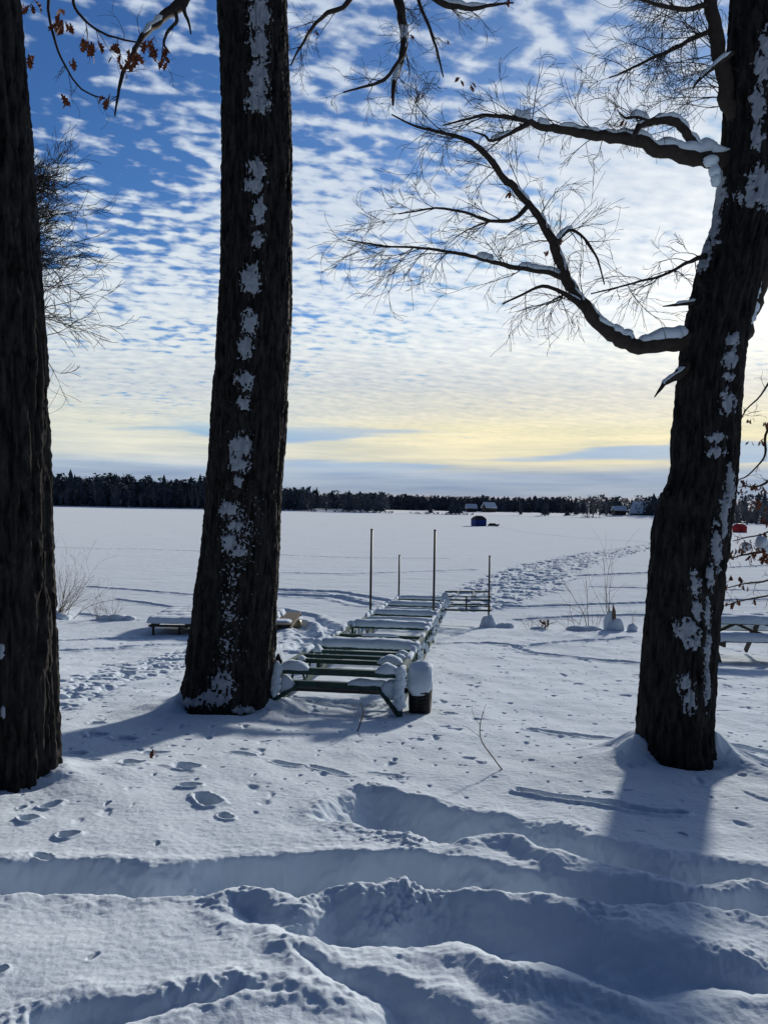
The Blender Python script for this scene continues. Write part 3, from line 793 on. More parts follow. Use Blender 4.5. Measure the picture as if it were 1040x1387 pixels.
# ----------------------------------------------------------------- picnic table
pt0 = G(1035, 898); pD = pt0[1]
tb = thing('picnic_table', (P(1010, 890, pD)[0]+.3, pD+.4, float(base_h(5.2, pD))), 'picnic table under thick flat snow, half hidden behind the right trunk', 'table')
xl = P(952, 860, pD)[0]; xr = xl+1.85; gz = float(base_h(xl+.9, pD))
ztop = gz+.66; zseat = gz+.40
def slab(x0, x1, y0, y1, z, name, n):
    mb = MB(); w = (y1-y0)/n
    for k in range(n): mb.box(((x0+x1)/2, y0+w*(k+.5), z), (x1-x0, w-.008, .04))
    b = mb.build(name, M['darkwood'], tb)
    sn = MB()
    if n > 2:
        for k in range(3): loaf(sn, (x0-.02, y0+.14+k*.24, z+.02), (x1+.02, y0+.14+k*.24, z+.02), .40, .14, 60+k, taper=.05)
    else: loaf(sn, (x0-.02, (y0+y1)/2, z+.02), (x1+.02, (y0+y1)/2, z+.02), y1-y0+.05, .13, 66+int(y0), taper=.05)
    sn.build('snow_cap', M['snowcap'], b, True)
slab(xl, xr, pD+.35, pD+1.1, ztop, 'tabletop', 5); slab(xl, xr, pD-.12, pD+.16, zseat, 'seat', 2); slab(xl, xr, pD+1.3, pD+1.58, zseat, 'seat', 2)
for xx in (xl+.30, xr-.30):
    for a, b in (((.42), (-.12)), ((1.03), (1.58))):
        mb = MB(); mb.beam((xx, pD+a+.05, ztop-.02), (xx, pD+b+.05, gz-.08), .045, .09); mb.build('leg', M['darkwood'], tb)
    mb = MB(); mb.beam((xx+.05, pD-.1, zseat-.065), (xx+.05, pD+1.55, zseat-.065), .045, .09); mb.beam((xx, pD+.38, ztop-.06), (xx, pD+1.06, ztop-.06), .04, .07)
    mb.beam((xx+.05 if xx < xl+1 else xx-.05, pD+.73, zseat-.05), ((xl+xr)/2, pD+.73, ztop-.05), .035, .05); mb.build('brace', M['darkwood'], tb)

# ----------------------------------------------------------------- big trunks
def trunk(name, outline, D, top_py, parent, seed, nth=200, furrow=.038, bark='bark', base_flare=None, row=1.15):
    """outline rows: (photo y, left x, right x)"""
    ol = np.array(outline, float)
    ys = np.arange(ol[-1, 0], top_py, -row)
    l = np.interp(ys, ol[:, 0], ol[:, 1]); r = np.interp(ys, ol[:, 0], ol[:, 2])
    k = np.ones(9)/9
    l = np.convolve(np.pad(l, 4, mode='edge'), k, 'valid'); r = np.convolve(np.pad(r, 4, mode='edge'), k, 'valid')
    pl = np.array([P(a, y, D) for a, y in zip(l, ys)]); pr = np.array([P(a, y, D) for a, y in zip(r, ys)])
    ctr = (pl+pr)/2; rad = (pr-pl)[:, 0]/2
    th = np.arange(nth)*2*math.pi/nth
    ct = np.cos(th)[None, :]; st_ = np.sin(th)[None, :]
    z = ctr[:, 2][:, None]
    R = rad[:, None]
    wob = 1+.02*n3(ct*1.2+seed, st_*1.2, z*.9+0*ct, 3)
    s0 = R.mean()
    # bark: warped vertical plates
    wz = z*1.25+.35*n3(ct*s0*9+seed, st_*s0*9, z*4+0*ct, 21)
    wa = .25*n3(ct*s0*5, st_*s0*5+seed, z*2.5+0*ct, 22)
    f1 = n3(ct*s0*15+seed+wa, st_*s0*15+wa, wz+0*ct, 23); f2 = n3(ct*s0*30+seed, st_*s0*30, wz*2.4+0*ct, 24); f3 = n3(ct*s0*70, st_*s0*70+seed, z*22+0*ct, 25)
    rid = 1-np.abs(f1)*2.6
    dsp = furrow*(-np.clip(rid, 0, 1)**1.3)+furrow*.35*(-np.clip(1-np.abs(f2)*2.6, 0, 1)**2)+furrow*.22*f3
    RR = R*wob+dsp+furrow*.45
    dz = z-z[0]
    RR = RR+s0*.16*np.exp(-np.maximum(dz-.12, 0)/.16)*np.clip(.4+np.cos(3*th+seed)[None, :]+.5*np.cos(5*th+seed*2)[None, :], -.2, 1.4)
    V = np.stack([ctr[:, 0][:, None]+RR*ct, ctr[:, 1][:, None]+RR*st_, np.broadcast_to(z, RR.shape)], -1)
    nr_, nn = RR.shape
    i = np.arange(nr_-1)[:, None]*nn; j = np.arange(nn)[None, :]; j2 = (j+1) % nn
    Q = np.stack([(i+j).ravel(), (i+j2).ravel(), (i+nn+j2).ravel(), (i+nn+j).ravel()], 1)
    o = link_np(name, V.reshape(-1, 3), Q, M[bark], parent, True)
    return o, V, Q, dict(ct=ct, st=st_, ctr=ctr, rad=rad, D=D, rel=-dsp/furrow)

def plaster(tr, V, Q, info, blobs, name='snow_patch', thick=.013, amp=.75, ns=34, seed=0):
    """snow blown on to the bark: raised patches that follow it"""
    px, py = proj(V)
    m = np.full(px.shape, -1.0)
    for b in blobs:
        bx, by, rx, ry = b[:4]
        m = np.maximum(m, 1-np.sqrt(((px-bx)/rx)**2+((py-by)/ry)**2))
    facing = V[..., 1] < info['ctr'][:, 1][:, None]+.05
    nz = n3(V[..., 0]*ns, V[..., 1]*ns, V[..., 2]*ns*.55, 31+seed)+.6*n3(V[..., 0]*ns*2.4, V[..., 1]*ns*2.4, V[..., 2]*ns*1.4, 32+seed)
    m = m-amp*(.34+nz*.62)+.22*np.clip(info['rel'], -.5, 1)
    m = np.where(facing, m, -1)
    a = sst(0, .35, m)
    off = np.where(m > 0, .003+thick*a, -.02)
    W = V+np.stack([info['ct']*off, info['st']*off, .25*off*np.ones_like(info['ct'])], -1)
    mf = m.reshape(-1); keep = (mf[Q] > 0).any(1)
    Qk = Q[keep]
    if len(Qk) == 0: return
    u, inv = np.unique(Qk, return_inverse=True); inv = inv.reshape(-1, 4); lab = np.arange(len(u))
    while True:
        mn = lab[inv].min(1); new = lab.copy(); np.minimum.at(new, inv.ravel(), np.repeat(mn, 4)); new = new[new]
        if (new == lab).all(): break
        lab = new
    W = W.reshape(-1, 3)[u]; fl = lab[inv[:, 0]]; ids, cnt = np.unique(fl, return_counts=True)
    big = [i for i, c in zip(ids, cnt) if c > 260]
    for i in big:
        q = inv[fl == i]; uu, ii = np.unique(q, return_inverse=True)
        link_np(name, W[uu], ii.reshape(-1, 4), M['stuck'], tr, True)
    q = inv[~np.isin(fl, big)]
    if len(q):
        uu, ii = np.unique(q, return_inverse=True)
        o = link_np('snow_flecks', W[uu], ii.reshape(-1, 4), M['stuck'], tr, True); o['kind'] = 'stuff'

def grow(mb, p, d, L, r, lev, rng, droop=.0, kids=4, sp=.8, flat=.5, rmin=.0014):
    n = 8; bend = np.array([rng.gauss(0, .09), 0, rng.gauss(0, .09)]); pts = [np.array(p, float)]; d = np.array(d, float)/np.linalg.norm(d)
    for i in range(n-1):
        d = d+bend+np.array([rng.gauss(0, .12), rng.gauss(0, .10)*flat, rng.gauss(0, .12)-droop*.07]); d /= np.linalg.norm(d)
        pts.append(pts[-1]+d*L/(n-1))
    rr = [max(rmin, r*(1-.72*i/(n-1))) for i in range(n)]
    mb.tube(pts, rr, 5 if lev > 1 else 4, cap=False)
    if lev <= 0: return
    for k in range(kids):
        i = rng.randint(1, n-2); a = pts[i]; b = pts[i+1]-pts[i]; b /= np.linalg.norm(b)
        sd = np.array([rng.gauss(0, 1), rng.gauss(0, 1)*flat, rng.gauss(0, 1)]); sd -= b*sd.dot(b); sd /= np.linalg.norm(sd)+1e-6
        ang = rng.uniform(.35, 1.0)*sp
        dd = b*math.cos(ang)+sd*math.sin(ang)
        grow(mb, a, dd, L*rng.uniform(.38, .7), rr[i]*.62, lev-1, rng, droop, kids, sp, flat, rmin)

def smooth_line(pts, sub_=4):
    pts = np.array(pts, float); out = []
    for i in range(len(pts)-1):
        p0 = pts[max(0, i-1)]; p1 = pts[i]; p2 = pts[i+1]; p3 = pts[min(len(pts)-1, i+2)]
        for k in range(sub_):
            t = k/sub_
            out.append(.5*((2*p1)+(p2-p0)*t+(2*p0-5*p1+4*p2-p3)*t*t+(3*p1-p0-3*p2+p3)*t**3))
    out.append(pts[-1]); return np.array(out)

def limb(tree, spec, D0, dd, rng, twigs=(), snow=(), name='limb', leaves=None, seed=0):
    """spec: (px, py, radius px) from the trunk outwards; dd = depth change to the tip"""
    s = smooth_line(spec); n = len(s)
    Ds = D0+dd*np.linspace(0, 1, n)**1.2
    pts = np.array([P(a[0], a[1], D) for a, D in zip(s, Ds)]); rad = np.array([max(.0018, a[2]*D/F) for a, D in zip(s, Ds)])
    q = np.array([n3(pts[:, 0]*7, pts[:, 1]*7, pts[:, 2]*7, 60+k) for k in range(3)]).T
    pts = pts+q*rad[:, None]*.55+.35*rad[:, None]*np.array([n3(pts[:, 0]*19, pts[:, 1]*19, pts[:, 2]*19, 160+k) for k in range(3)]).T
    mb = MB(); mb.tube(pts, rad*(1+.15*n3(pts[:, 0]*20, pts[:, 1]*20, pts[:, 2]*20, 66)), 10)
    for (t0, t1, cnt, L, lev, kids, droop, bx, bz) in twigs:
        for k in range(int(cnt*.50+.5)):
            i = int((t0+(t1-t0)*rng.random())*(n-2)); b = pts[min(n-1, i+1)]-pts[i]; b /= np.linalg.norm(b)
            d_ = b*rng.uniform(.2, .9)+np.array([rng.gauss(bx, .5), rng.gauss(0, .45), rng.gauss(bz, .6)])
            grow(mb, pts[i], d_, L*rng.uniform(.4, 1.05), min(rad[i]*.4, .0045), lev, rng, droop, kids)
    o = mb.build(name, M['twig'], tree, True)
    if snow:
        sn = Each('snow_cap', M['snowcap'], o)
        for k, (t0, t1, f) in enumerate(snow):
            i0, i1 = int(t0*(n-1)), max(int(t1*(n-1)), int(t0*(n-1))+2); seg = pts[i0:i1+1]; rs = rad[i0:i1+1]; m = len(seg)
            if m < 2: continue
            seg = smooth_line(seg, 4); rs = np.interp(np.linspace(0, 1, len(seg)), np.linspace(0, 1, m), rs); m = len(seg)
            e = np.sqrt(np.clip(np.minimum(np.arange(m), np.arange(m)[::-1])/max(1, m*.12), .12, 1))
            kz = 1.3*n3(seg[:, 0]*9+seed, seg[:, 1]*6, seg[:, 2]*6+k, 70); kz2 = n3(seg[:, 0]*17+seed, seg[:, 1]*17, seg[:, 2]*17+k, 71)
            hgt = (rs*.5+.008)*f*e*(1+.5*kz+.25*kz2); cen = seg+np.stack([0*rs, -.15*rs, rs*.62+hgt*.35], 1)
            T = np.gradient(seg, axis=0); T /= np.linalg.norm(T, axis=1, keepdims=True)
            V = []; nn = 10
            for a_, c_, h_, t_, r_ in zip(seg, cen, hgt, T, rs):
                sd = np.cross(t_, (0, 0, 1.)); sd /= np.linalg.norm(sd)+1e-6; up = np.cross(sd, t_)
                for j in range(nn):
                    b_ = 2*math.pi*j/nn; V.append(c_+sd*math.cos(b_)*(r_*.75+.2*h_)+up*math.sin(b_)*max(h_*.75, .004))
            sn.add(V, [(i*nn+j, i*nn+(j+1) % nn, (i+1)*nn+(j+1) % nn, (i+1)*nn+j) for i in range(m-1) for j in range(nn)], [(0, j+1, j) for j in range(1, nn-1)]+[((m-1)*nn, (m-1)*nn+j, (m-1)*nn+j+1) for j in range(1, nn-1)])
    return o, pts

LEAF = [(0, 0), (.10, .16), (.06, .22), (.24, .34), (.13, .42), (.30, .58), (.14, .64), (.20, .82), (.06, .86), (0, 1.0)]
def leaf(mb, p, size, rng, hang=True):
    d = np.array([rng.gauss(0, .5), rng.gauss(0, .5), -1.0 if hang else rng.gauss(0, .3)]); d /= np.linalg.norm(d)
    s = np.cross(d, (rng.gauss(0, 1), rng.gauss(0, 1), .2)); s /= np.linalg.norm(s); nrm = np.cross(s, d)
    curl = rng.uniform(.1, .6); V = []
    for sg in (1, -1):
        for x, y in LEAF: V.append(p+size*(d*y+s*sg*x*.9+nrm*(curl*x*1.6-.5*curl*y*y)))
    n = len(LEAF)
    q = [(i, i+1, n+i+1, n+i) for i in range(n-1)]
    mb.add(V, q)

def leaf_clump(mb, px, py, D, cnt, spread, size, rng):
    for k in range(cnt):
        p = P(px+rng.gauss(0, spread), py+rng.gauss(0, spread*.8), D+rng.gauss(0, .05)); leaf(mb, p, size*rng.uniform(.6, 1.15), rng)

# --- middle tree
MID_O = [(-420, 300, 372), (-200, 298, 378), (0, 297, 387), (100, 301, 391), (200, 303, 395), (300, 302, 395), (400, 299, 394), (500, 293, 391), (600, 286, 385), (650, 282, 381), (700, 279, 378),
         (750, 275, 377), (800, 266, 374), (850, 261, 372), (900, 253, 371), (940, 247, 371), (965, 240, 373), (1010, 232, 380)]
mt = thing('oak_tree', (*TREE_MID, float(base_h(*TREE_MID))), 'thick straight trunk in the middle, streaked with a strip of stuck snow', 'tree', 'big trees on the shore')
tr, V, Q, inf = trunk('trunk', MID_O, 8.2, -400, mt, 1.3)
blobs = [(351, 20, 17, 34), (351, 62, 17, 30), (350, 110, 17, 40), (348, 140, 22, 18), (348, 228, 16, 20), (344, 250, 18, 14), (350, 285, 11, 24), (350, 325, 10, 14), (340, 378, 17, 26), (338, 436, 14, 24), (332, 470, 12, 18),
         (332, 514, 16, 16), (330, 546, 12, 14), (326, 605, 20, 20), (325, 630, 18, 14), (324, 652, 9, 10), (310, 690, 15, 14), (318, 712, 13, 10), (312, 735, 17, 17), (322, 748, 13, 9), (302, 925, 20, 20), (290, 946, 26, 14), (262, 952, 20, 9), (330, 962, 22, 8), (352, 966, 16, 6)]
plaster(tr, V, Q, inf, blobs, amp=.95, seed=1)
plaster(tr, V, Q, inf, [(316, 780, 16, 30), (312, 830, 16, 40), (308, 880, 16, 40), (330, 720, 20, 60)], 'snow_speck', .007, 2.9, 44, 2)
r_ = random.Random(21)
limb(mt, [(330, -330, 22), (400, -240, 18), (470, -130, 13), (520, -60, 9), (540, 0, 6.5), (545, 30, 6), (547, 62, 5.2), (540, 92, 4.2), (534, 112, 3.5), (532, 142, 1.5)], 8.2, -1.2, r_,
     [(.62, .98, 16, .55, 2, 3, .6, -.3, -.2), (.45, .7, 14, .7, 2, 4, .4, .2, -.3)], [(.60, .72, 1.1), (.80, .9, 1.0)], 'limb', seed=1)
limb(mt, [(520, -60, 7), (560, -25, 5.5), (590, -2, 5), (615, 8, 4), (645, 12, 3), (670, 6, 2), (695, 4, 1)], 7.4, -.3, r_, [(.2, 1, 14, .55, 2, 3, .3, .3, -.4)], [(.3, .78, 1.9)], 'limb', seed=2)
limb(mt, [(505, -80, 6), (490, -30, 4.5), (470, 5, 3.5), (445, 17, 3), (425, 35, 2), (408, 62, 1.6), (394, 88, 1)], 7.5, -.4, r_, [(.3, 1, 16, .5, 2, 3, .6, -.4, -.3)], [], 'limb', seed=3)
limb(mt, [(560, -30, 3.5), (568, 5, 2.4), (582, 38, 2), (592, 70, 1.6), (600, 104, 1)], 7.3, -.2, r_, [(.3, 1, 8, .35, 1, 3, .4, .3, -.3)], [], 'limb', seed=4)
limb(mt, [(545, 75, 2.6), (520, 108, 2.2), (490, 118, 1.6), (465, 125, 1)], 7.0, -.2, r_, [(.2, 1, 9, .4, 2, 3, .4, -.3, -.2)], [], 'limb', seed=5)
lm, _ = limb(mt, [(310, -200, 20), (285, -90, 14), (262, -30, 10), (246, 2, 8), (228, 18, 6.5), (208, 36, 5), (193, 50, 4), (181, 73, 3.2), (169, 92, 2.6), (162, 120, 2), (156, 157, 1)], 8.1, -1.6, r_,
     [(.5, .98, 12, .35, 1, 3, .4, -.2, -.3)], [(.46, .60, 1.3)], 'limb', seed=6)
lm2, _ = limb(mt, [(262, -40, 5), (256, -5, 3.5), (250, 10, 3), (256, 30, 1.8), (259, 46, 1)], 7.4, -.4, r_, [], [], 'limb', seed=7)
lm3, _ = limb(mt, [(236, 12, 3.2), (240, 28, 2.4), (228, 42, 2), (222, 58, 1.6), (226, 72, 1.2), (216, 92, .9)], 6.9, -.1, r_, [(.3, 1, 6, .28, 1, 3, .3, .1, -.4)], [], 'limb', seed=8)
lm4, _ = limb(mt, [(150, -60, 3.2), (110, -18, 2.4), (100, 5, 2), (116, 28, 1.7), (136, 43, 1.5), (160, 52, 1.3), (192, 58, 1)], 6.9, -.3, r_, [(.3, 1, 9, .3, 1, 3, .3, 0, -.3)], [], 'limb', seed=9)
lm5, _ = limb(mt, [(80, -50, 3), (66, 0, 2), (73, 50, 1.7), (88, 88, 1.4), (111, 121, 1.2), (142, 134, .9)], 6.8, -.2, r_, [(.3, 1, 9, .28, 1, 3, .4, 0, -.3)], [], 'limb', seed=10)
for lmx, cl, D in ((lm, ((172, 72, 9, 8), (183, 80, 5, 5), (160, 82, 2, 3), (200, 55, 4, 6)), 6.7), (lm3, ((220, 72, 9, 7), (226, 86, 3, 4), (205, 70, 3, 4)), 6.75), (lm4, ((122, 64, 8, 7), (113, 62, 3, 4), (96, 82, 2, 2), (85, 40, 8, 7), (86, 22, 3, 5)), 6.7), (lm5, ((45, 10, 5, 6), (42, 84, 4, 5), (147, 137, 4, 4), (83, 133, 2, 3), (80, 36, 5, 5)), 6.65)):
    mb = MB()
    for px, py, cnt, sp in cl: leaf_clump(mb, px, py-6, D, cnt, sp, .125, r_)
    mb.build('leaves', M['leaf'], lmx)
mb = MB()
for px, py in ((606, 58), (622, 108), (637, 116), (417, 42), (430, 46), (690, 5), (556, 50)): leaf_clump(mb, px, py-3, 6.9, 3, 2, .07, r_)
mb.build('leaves', M['leaf'], mt)

# --- right tree
RIGHT_O = [(-420, 1015, 1085), (-200, 1003, 1080), (0, 993, 1078), (60, 989, 1072), (200, 981, 1066), (250, 976, 1060), (300, 968, 1050), (340, 955, 1036), (400, 938, 1020), (440, 930, 1012), (480, 923, 1005), (560, 914, 998), (620, 911, 995),
           (655, 906, 993), (668, 899, 991), (690, 893, 988), (720, 886, 984), (760, 884, 980), (800, 879, 975), (850, 874, 970), (900, 872, 966), (950, 868, 963), (1000, 863, 963), (1030, 858, 968), (1085, 848, 978)]
rtree = thing('oak_tree', (*TREE_RIGHT, float(base_h(*TREE_RIGHT))), 'leaning trunk on the right with long bare snow laden limbs reaching left', 'tree', 'big trees on the shore')
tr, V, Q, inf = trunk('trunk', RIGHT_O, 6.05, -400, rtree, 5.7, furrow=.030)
blobs = [(1030, 90, 14, 26), (1026, 140, 12, 34), (1024, 185, 11, 24), (1030, 245, 26, 26), (1022, 268, 34, 16), (1040, 262, 30, 26), (1036, 60, 12, 30),
         (972, 258, 13, 30), (966, 300, 11, 38), (956, 342, 9, 24), (949, 360, 8, 12), (992, 458, 12, 12), (988, 486, 13, 18), (986, 510, 10, 8), (984, 545, 12, 22), (968, 592, 16, 8), (968, 612, 16, 9),
         (988, 655, 7, 34), (980, 700, 7, 42), (969, 745, 8, 40), (961, 780, 7, 26), (957, 830, 6, 36), (957, 880, 5.5, 40), (957, 925, 5.5, 40), (931, 852, 24, 18), (935, 870, 16, 12), (928, 925, 14, 18), (934, 948, 12, 24), (940, 790, 10, 24), (944, 825, 10, 24)]
plaster(tr, V, Q, inf, blobs, thick=.014, amp=.98, seed=7)
r_ = random.Random(35)
T_ = [(.12, 1, 0)]
limb(rtree, [(960, 452, 14), (928, 460, 13), (900, 466, 11), (865, 469, 10.5), (840, 460, 10), (815, 443, 9), (790, 415, 8.5), (772, 385, 7.5), (760, 355, 7), (750, 330, 6.5), (735, 300, 5.5), (715, 275, 5), (695, 255, 5), (678, 235, 4.5), (655, 205, 4), (630, 188, 3), (600, 180, 2.2), (565, 172, 1.5), (530, 155, .9)], 6.05, -.5, r_,
     [(.5, .98, 30, .6, 2, 4, .1, -.4, .1), (.3, .6, 16, .65, 2, 3, .4, -.2, -.3), (.35, .7, 8, .7, 2, 3, -.1, .5, .4)], [(.06, .17, 1.5), (.185, .33, 1.3), (.34, .42, .8), (.42, .50, 1.3), (.53, .57, 1.5), (.62, .66, 1.0)], 'limb', seed=11)
limb(rtree, [(768, 378, 5), (745, 370, 4), (715, 364, 3.6), (690, 360, 3.2), (660, 352, 2.8), (630, 345, 2.4), (600, 340, 2), (560, 335, 1.5), (520, 333, 1.2), (470, 325, .8)], 5.9, -.3, r_,
     [(.25, 1, 26, .55, 2, 4, .3, -.6, -.1)], [(.06, .28, 1.7), (.42, .52, 2.4)], 'limb', seed=12)
limb(rtree, [(790, 416, 5), (775, 404, 4), (760, 395, 3), (735, 388, 2.2), (705, 400, 1.6), (680, 412, 1)], 5.9, -.2, r_, [(.2, 1, 18, .5, 2, 3, .7, -.3, -.5)], [(.1, .3, 1.2)], 'limb', seed=13)
limb(rtree, [(716, 278, 3.5), (695, 296, 2.8), (665, 300, 2.2), (630, 288, 1.8), (590, 282, 1.4), (540, 290, .9)], 5.75, -.2, r_, [(.2, 1, 20, .55, 2, 4, .2, -.6, 0)], [], 'limb', seed=14)
limb(rtree, [(752, 332, 3), (770, 312, 2.4), (790, 322, 1.8), (808, 350, 1.4), (818, 385, .9)], 5.8, -.2, r_, [(.1, 1, 10, .4, 1, 3, .4, .2, -.2)], [(.1, .35, 2.4)], 'limb', seed=15)
limb(rtree, [(990, 216, 14), (965, 214, 12), (940, 214, 10.5), (905, 205, 9.5), (870, 195, 8.5), (835, 187, 7.5), (800, 183, 6.5), (765, 177, 5.5), (735, 172, 5), (715, 165, 4), (690, 160, 3), (660, 156, 2.2), (630, 162, 1.5), (600, 170, .9)], 6.05, -.6, r_,
     [(.4, .98, 26, .55, 2, 4, .3, -.4, .1), (.3, .8, 12, .45, 2, 3, .8, -.1, -.6)], [(.05, .30, 1.5), (.30, .44, 1.1), (.46, .56, 1.2), (.60, .64, 1.6), (.70, .76, 3.0)], 'limb', seed=16)
limb(rtree, [(716, 168, 3.4), (700, 176, 3), (682, 184, 2.6), (664, 190, 2), (656, 184, 1.4), (640, 178, .9)], 5.6, -.1, r_, [(.2, 1, 10, .4, 1, 4, .2, -.4, 0)], [(.3, .62, 1.4)], 'limb', seed=17)
limb(rtree, [(962, 214, 8), (946, 203, 7), (934, 190, 6.5), (925, 174, 6), (912, 164, 6), (894, 163, 5.5), (876, 166, 4.8), (864, 172, 4), (858, 184, 2.6)], 6.0, -.25, r_, [(.4, 1, 14, .4, 2, 3, .3, -.3, .3)], [(.0, .3, 1.3), (.32, .7, 1.6), (.75, .9, 1.4)], 'limb', seed=18)
limb(rtree, [(880, 165, 3), (862, 158, 2.4), (848, 160, 1.6), (838, 152, .9)], 5.8, -.1, r_, [(.1, 1, 8, .4, 2, 3, 0, -.4, .4)], [(.1, .5, 2.6)], 'limb', seed=19)
limb(rtree, [(1005, 190, 13), (990, 150, 11.5), (980, 110, 10.5), (971, 60, 9.5), (964, 20, 8.5), (955, -40, 7.5), (930, -140, 5), (890, -240, 2)], 6.05, -.3, r_,
     [(.2, .75, 40, .8, 2, 5, .35, -1.1, .1), (.4, 1, 18, .8, 2, 4, .2, -.7, .2)], [], 'limb', seed=20)
limb(rtree, [(968, 40, 4), (945, 48, 3.2), (915, 65, 2.6), (880, 80, 2), (850, 95, 1.5), (825, 105, .9)], 5.95, -.4, r_, [(.1, 1, 34, .5, 2, 4, .8, -.5, -.2)], [], 'limb', seed=21)
limb(rtree, [(962, 5, 4), (930, 12, 3.2), (895, 8, 2.6), (860, -4, 2)], 5.9, -.5, r_, [(.1, 1, 26, .6, 2, 4, .8, -.4, -.3)], [], 'limb', seed=22)
limb(rtree, [(992, 72, 3.6), (970, 88, 3.2), (952, 103, 2.6), (938, 119, 1.2)], 5.85, -.1, r_, [], [(.1, .8, 1.2)], 'snag', seed=23)
limb(rtree, [(942, 492, 11), (922, 503, 8), (905, 515, 5), (895, 526, 2.5), (886, 538, .8)], 6.0, -.2, r_, [], [(.25, .72, .9)], 'snag', seed=24)
limb(rtree, [(955, 408, 4), (935, 411, 3), (915, 413, 2), (897, 415, .7)], 6.0, -.1, r_, [], [(.3, .7, 1.4)], 'snag', seed=25)
limb(rtree, [(955, 346, 4), (940, 352, 3), (925, 358, 2.4), (900, 372, 1.9), (870, 380, 1.6), (842, 388, 1.3), (800, 398, .9)], 6.0, -.4, r_, [(.1, 1, 22, .5, 2, 4, .6, -.3, -.2)], [], 'limb', seed=26)
limb(rtree, [(985, 470, 18), (1008, 438, 15), (1022, 400, 14), (1034, 355, 14), (1050, 300, 13), (1080, 220, 11), (1130, 60, 8)], 6.05, -.1, r_, [(.5, 1, 10, .7, 2, 4, .2, .3, .3)], [], 'limb', seed=27)
# snow on the face of the right fork and at the limb joint
mb = MB()
for k, (px, py, rx, rz) in enumerate(((1034, 325, .034, .10), (1031, 342, .035, .10), (1028, 360, .036, .10), (1025, 378, .038, .09), (1022, 396, .042, .09), (1020, 412, .042, .08), (1017, 427, .040, .07))): lump(mb, P(px, py, 5.97), (rx, .03, rz), k+3, 1.0, 14, 10)
mb.build('fork_snow', M['snowcap'], tr, True); mb = MB()
for k, (px, py, rx, rz) in enumerate(((962, 218, .06, .045), (967, 232, .045, .05), (969, 244, .035, .05))): lump(mb, P(px, py, 5.93), (rx, .05, rz), k+33, 1.0, 14, 10)
mb.build('joint_snow', M['snowcap'], tr, True)
mb = MB()
for k, (px, py, r0_) in enumerate(((903, 668, .03), (897, 672, .025))): lump(mb, P(px, py, 5.9 if py < 500 else 5.98), (r0_,)*3, k+50, 1.1, 12, 9)
mb.build('burl', M['bark'], tr, True)
mb = MB()
for px, py in ((762, 322), (705, 165), (846, 160), (740, 340), (690, 258)): leaf_clump(mb, px, py, 5.7, 2, 2, .06, r_)
mb.build('leaves', M['leaf'], rtree)

# --- left tree
LEFT_O = [(-420, -95, 0), (-200, -92, 10), (0, -88, 22), (100, -82, 30), (200, -76, 38), (300, -70, 45), (400, -64, 53), (500, -58, 59), (600, -54, 62), (700, -50, 65), (800, -46, 69), (900, -42, 72), (1000, -40, 76), (1050, -42, 79), (1075, -46, 81), (1130, -52, 86)]
ltree = thing('oak_tree', (*TREE_LEFT, float(base_h(*TREE_LEFT))), 'dark deeply furrowed trunk cut off by the left picture edge, nearest of the big trunks', 'tree', 'big trees on the shore')
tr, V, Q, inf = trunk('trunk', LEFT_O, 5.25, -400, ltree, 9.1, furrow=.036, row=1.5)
plaster(tr, V, Q, inf, [(3, 880, 5, 14), (5, 965, 4, 10)], 'snow_speck', .01, .5, 40, 3)

# --- bare tree behind the left trunk
bt_p = np.array([P(-12, 700, 24)[0], 24.0, 0]); bt_p[2] = float(base_h(bt_p[0], 24.0))
bt = thing('bare_tree', bt_p, 'fine twigged leafless tree showing past the left trunk', 'tree')
r_ = random.Random(77)
mb = MB(); line = smooth_line([np.append(P(-12, 840, 24), 0)[:3], P(-8, 700, 24), P(0, 560, 24), P(4, 420, 24), P(14, 300, 24), P(24, 210, 24)], 4)
mb.tube(line, np.linspace(.20, .03, len(line)), 9); mb.build('trunk', M['twig'], bt, True)
mb = MB()
for k in range(75):
    t_ = .56+.42*r_.random(); i = int(t_*(len(line)-1)); sgn = 1 if r_.random() < .75 else -1
    Lb = 2.9*(1-.55*max(0, (t_-.5)/.5))*r_.uniform(.6, 1.1)
    grow(mb, line[i], (sgn*1.0, r_.gauss(0, .4), r_.gauss(.25, .3)), Lb*1.1, .026, 2, r_, -.3, 5, .8, .8, .0065)
mb.build('crown', M['twig'], bt, True)

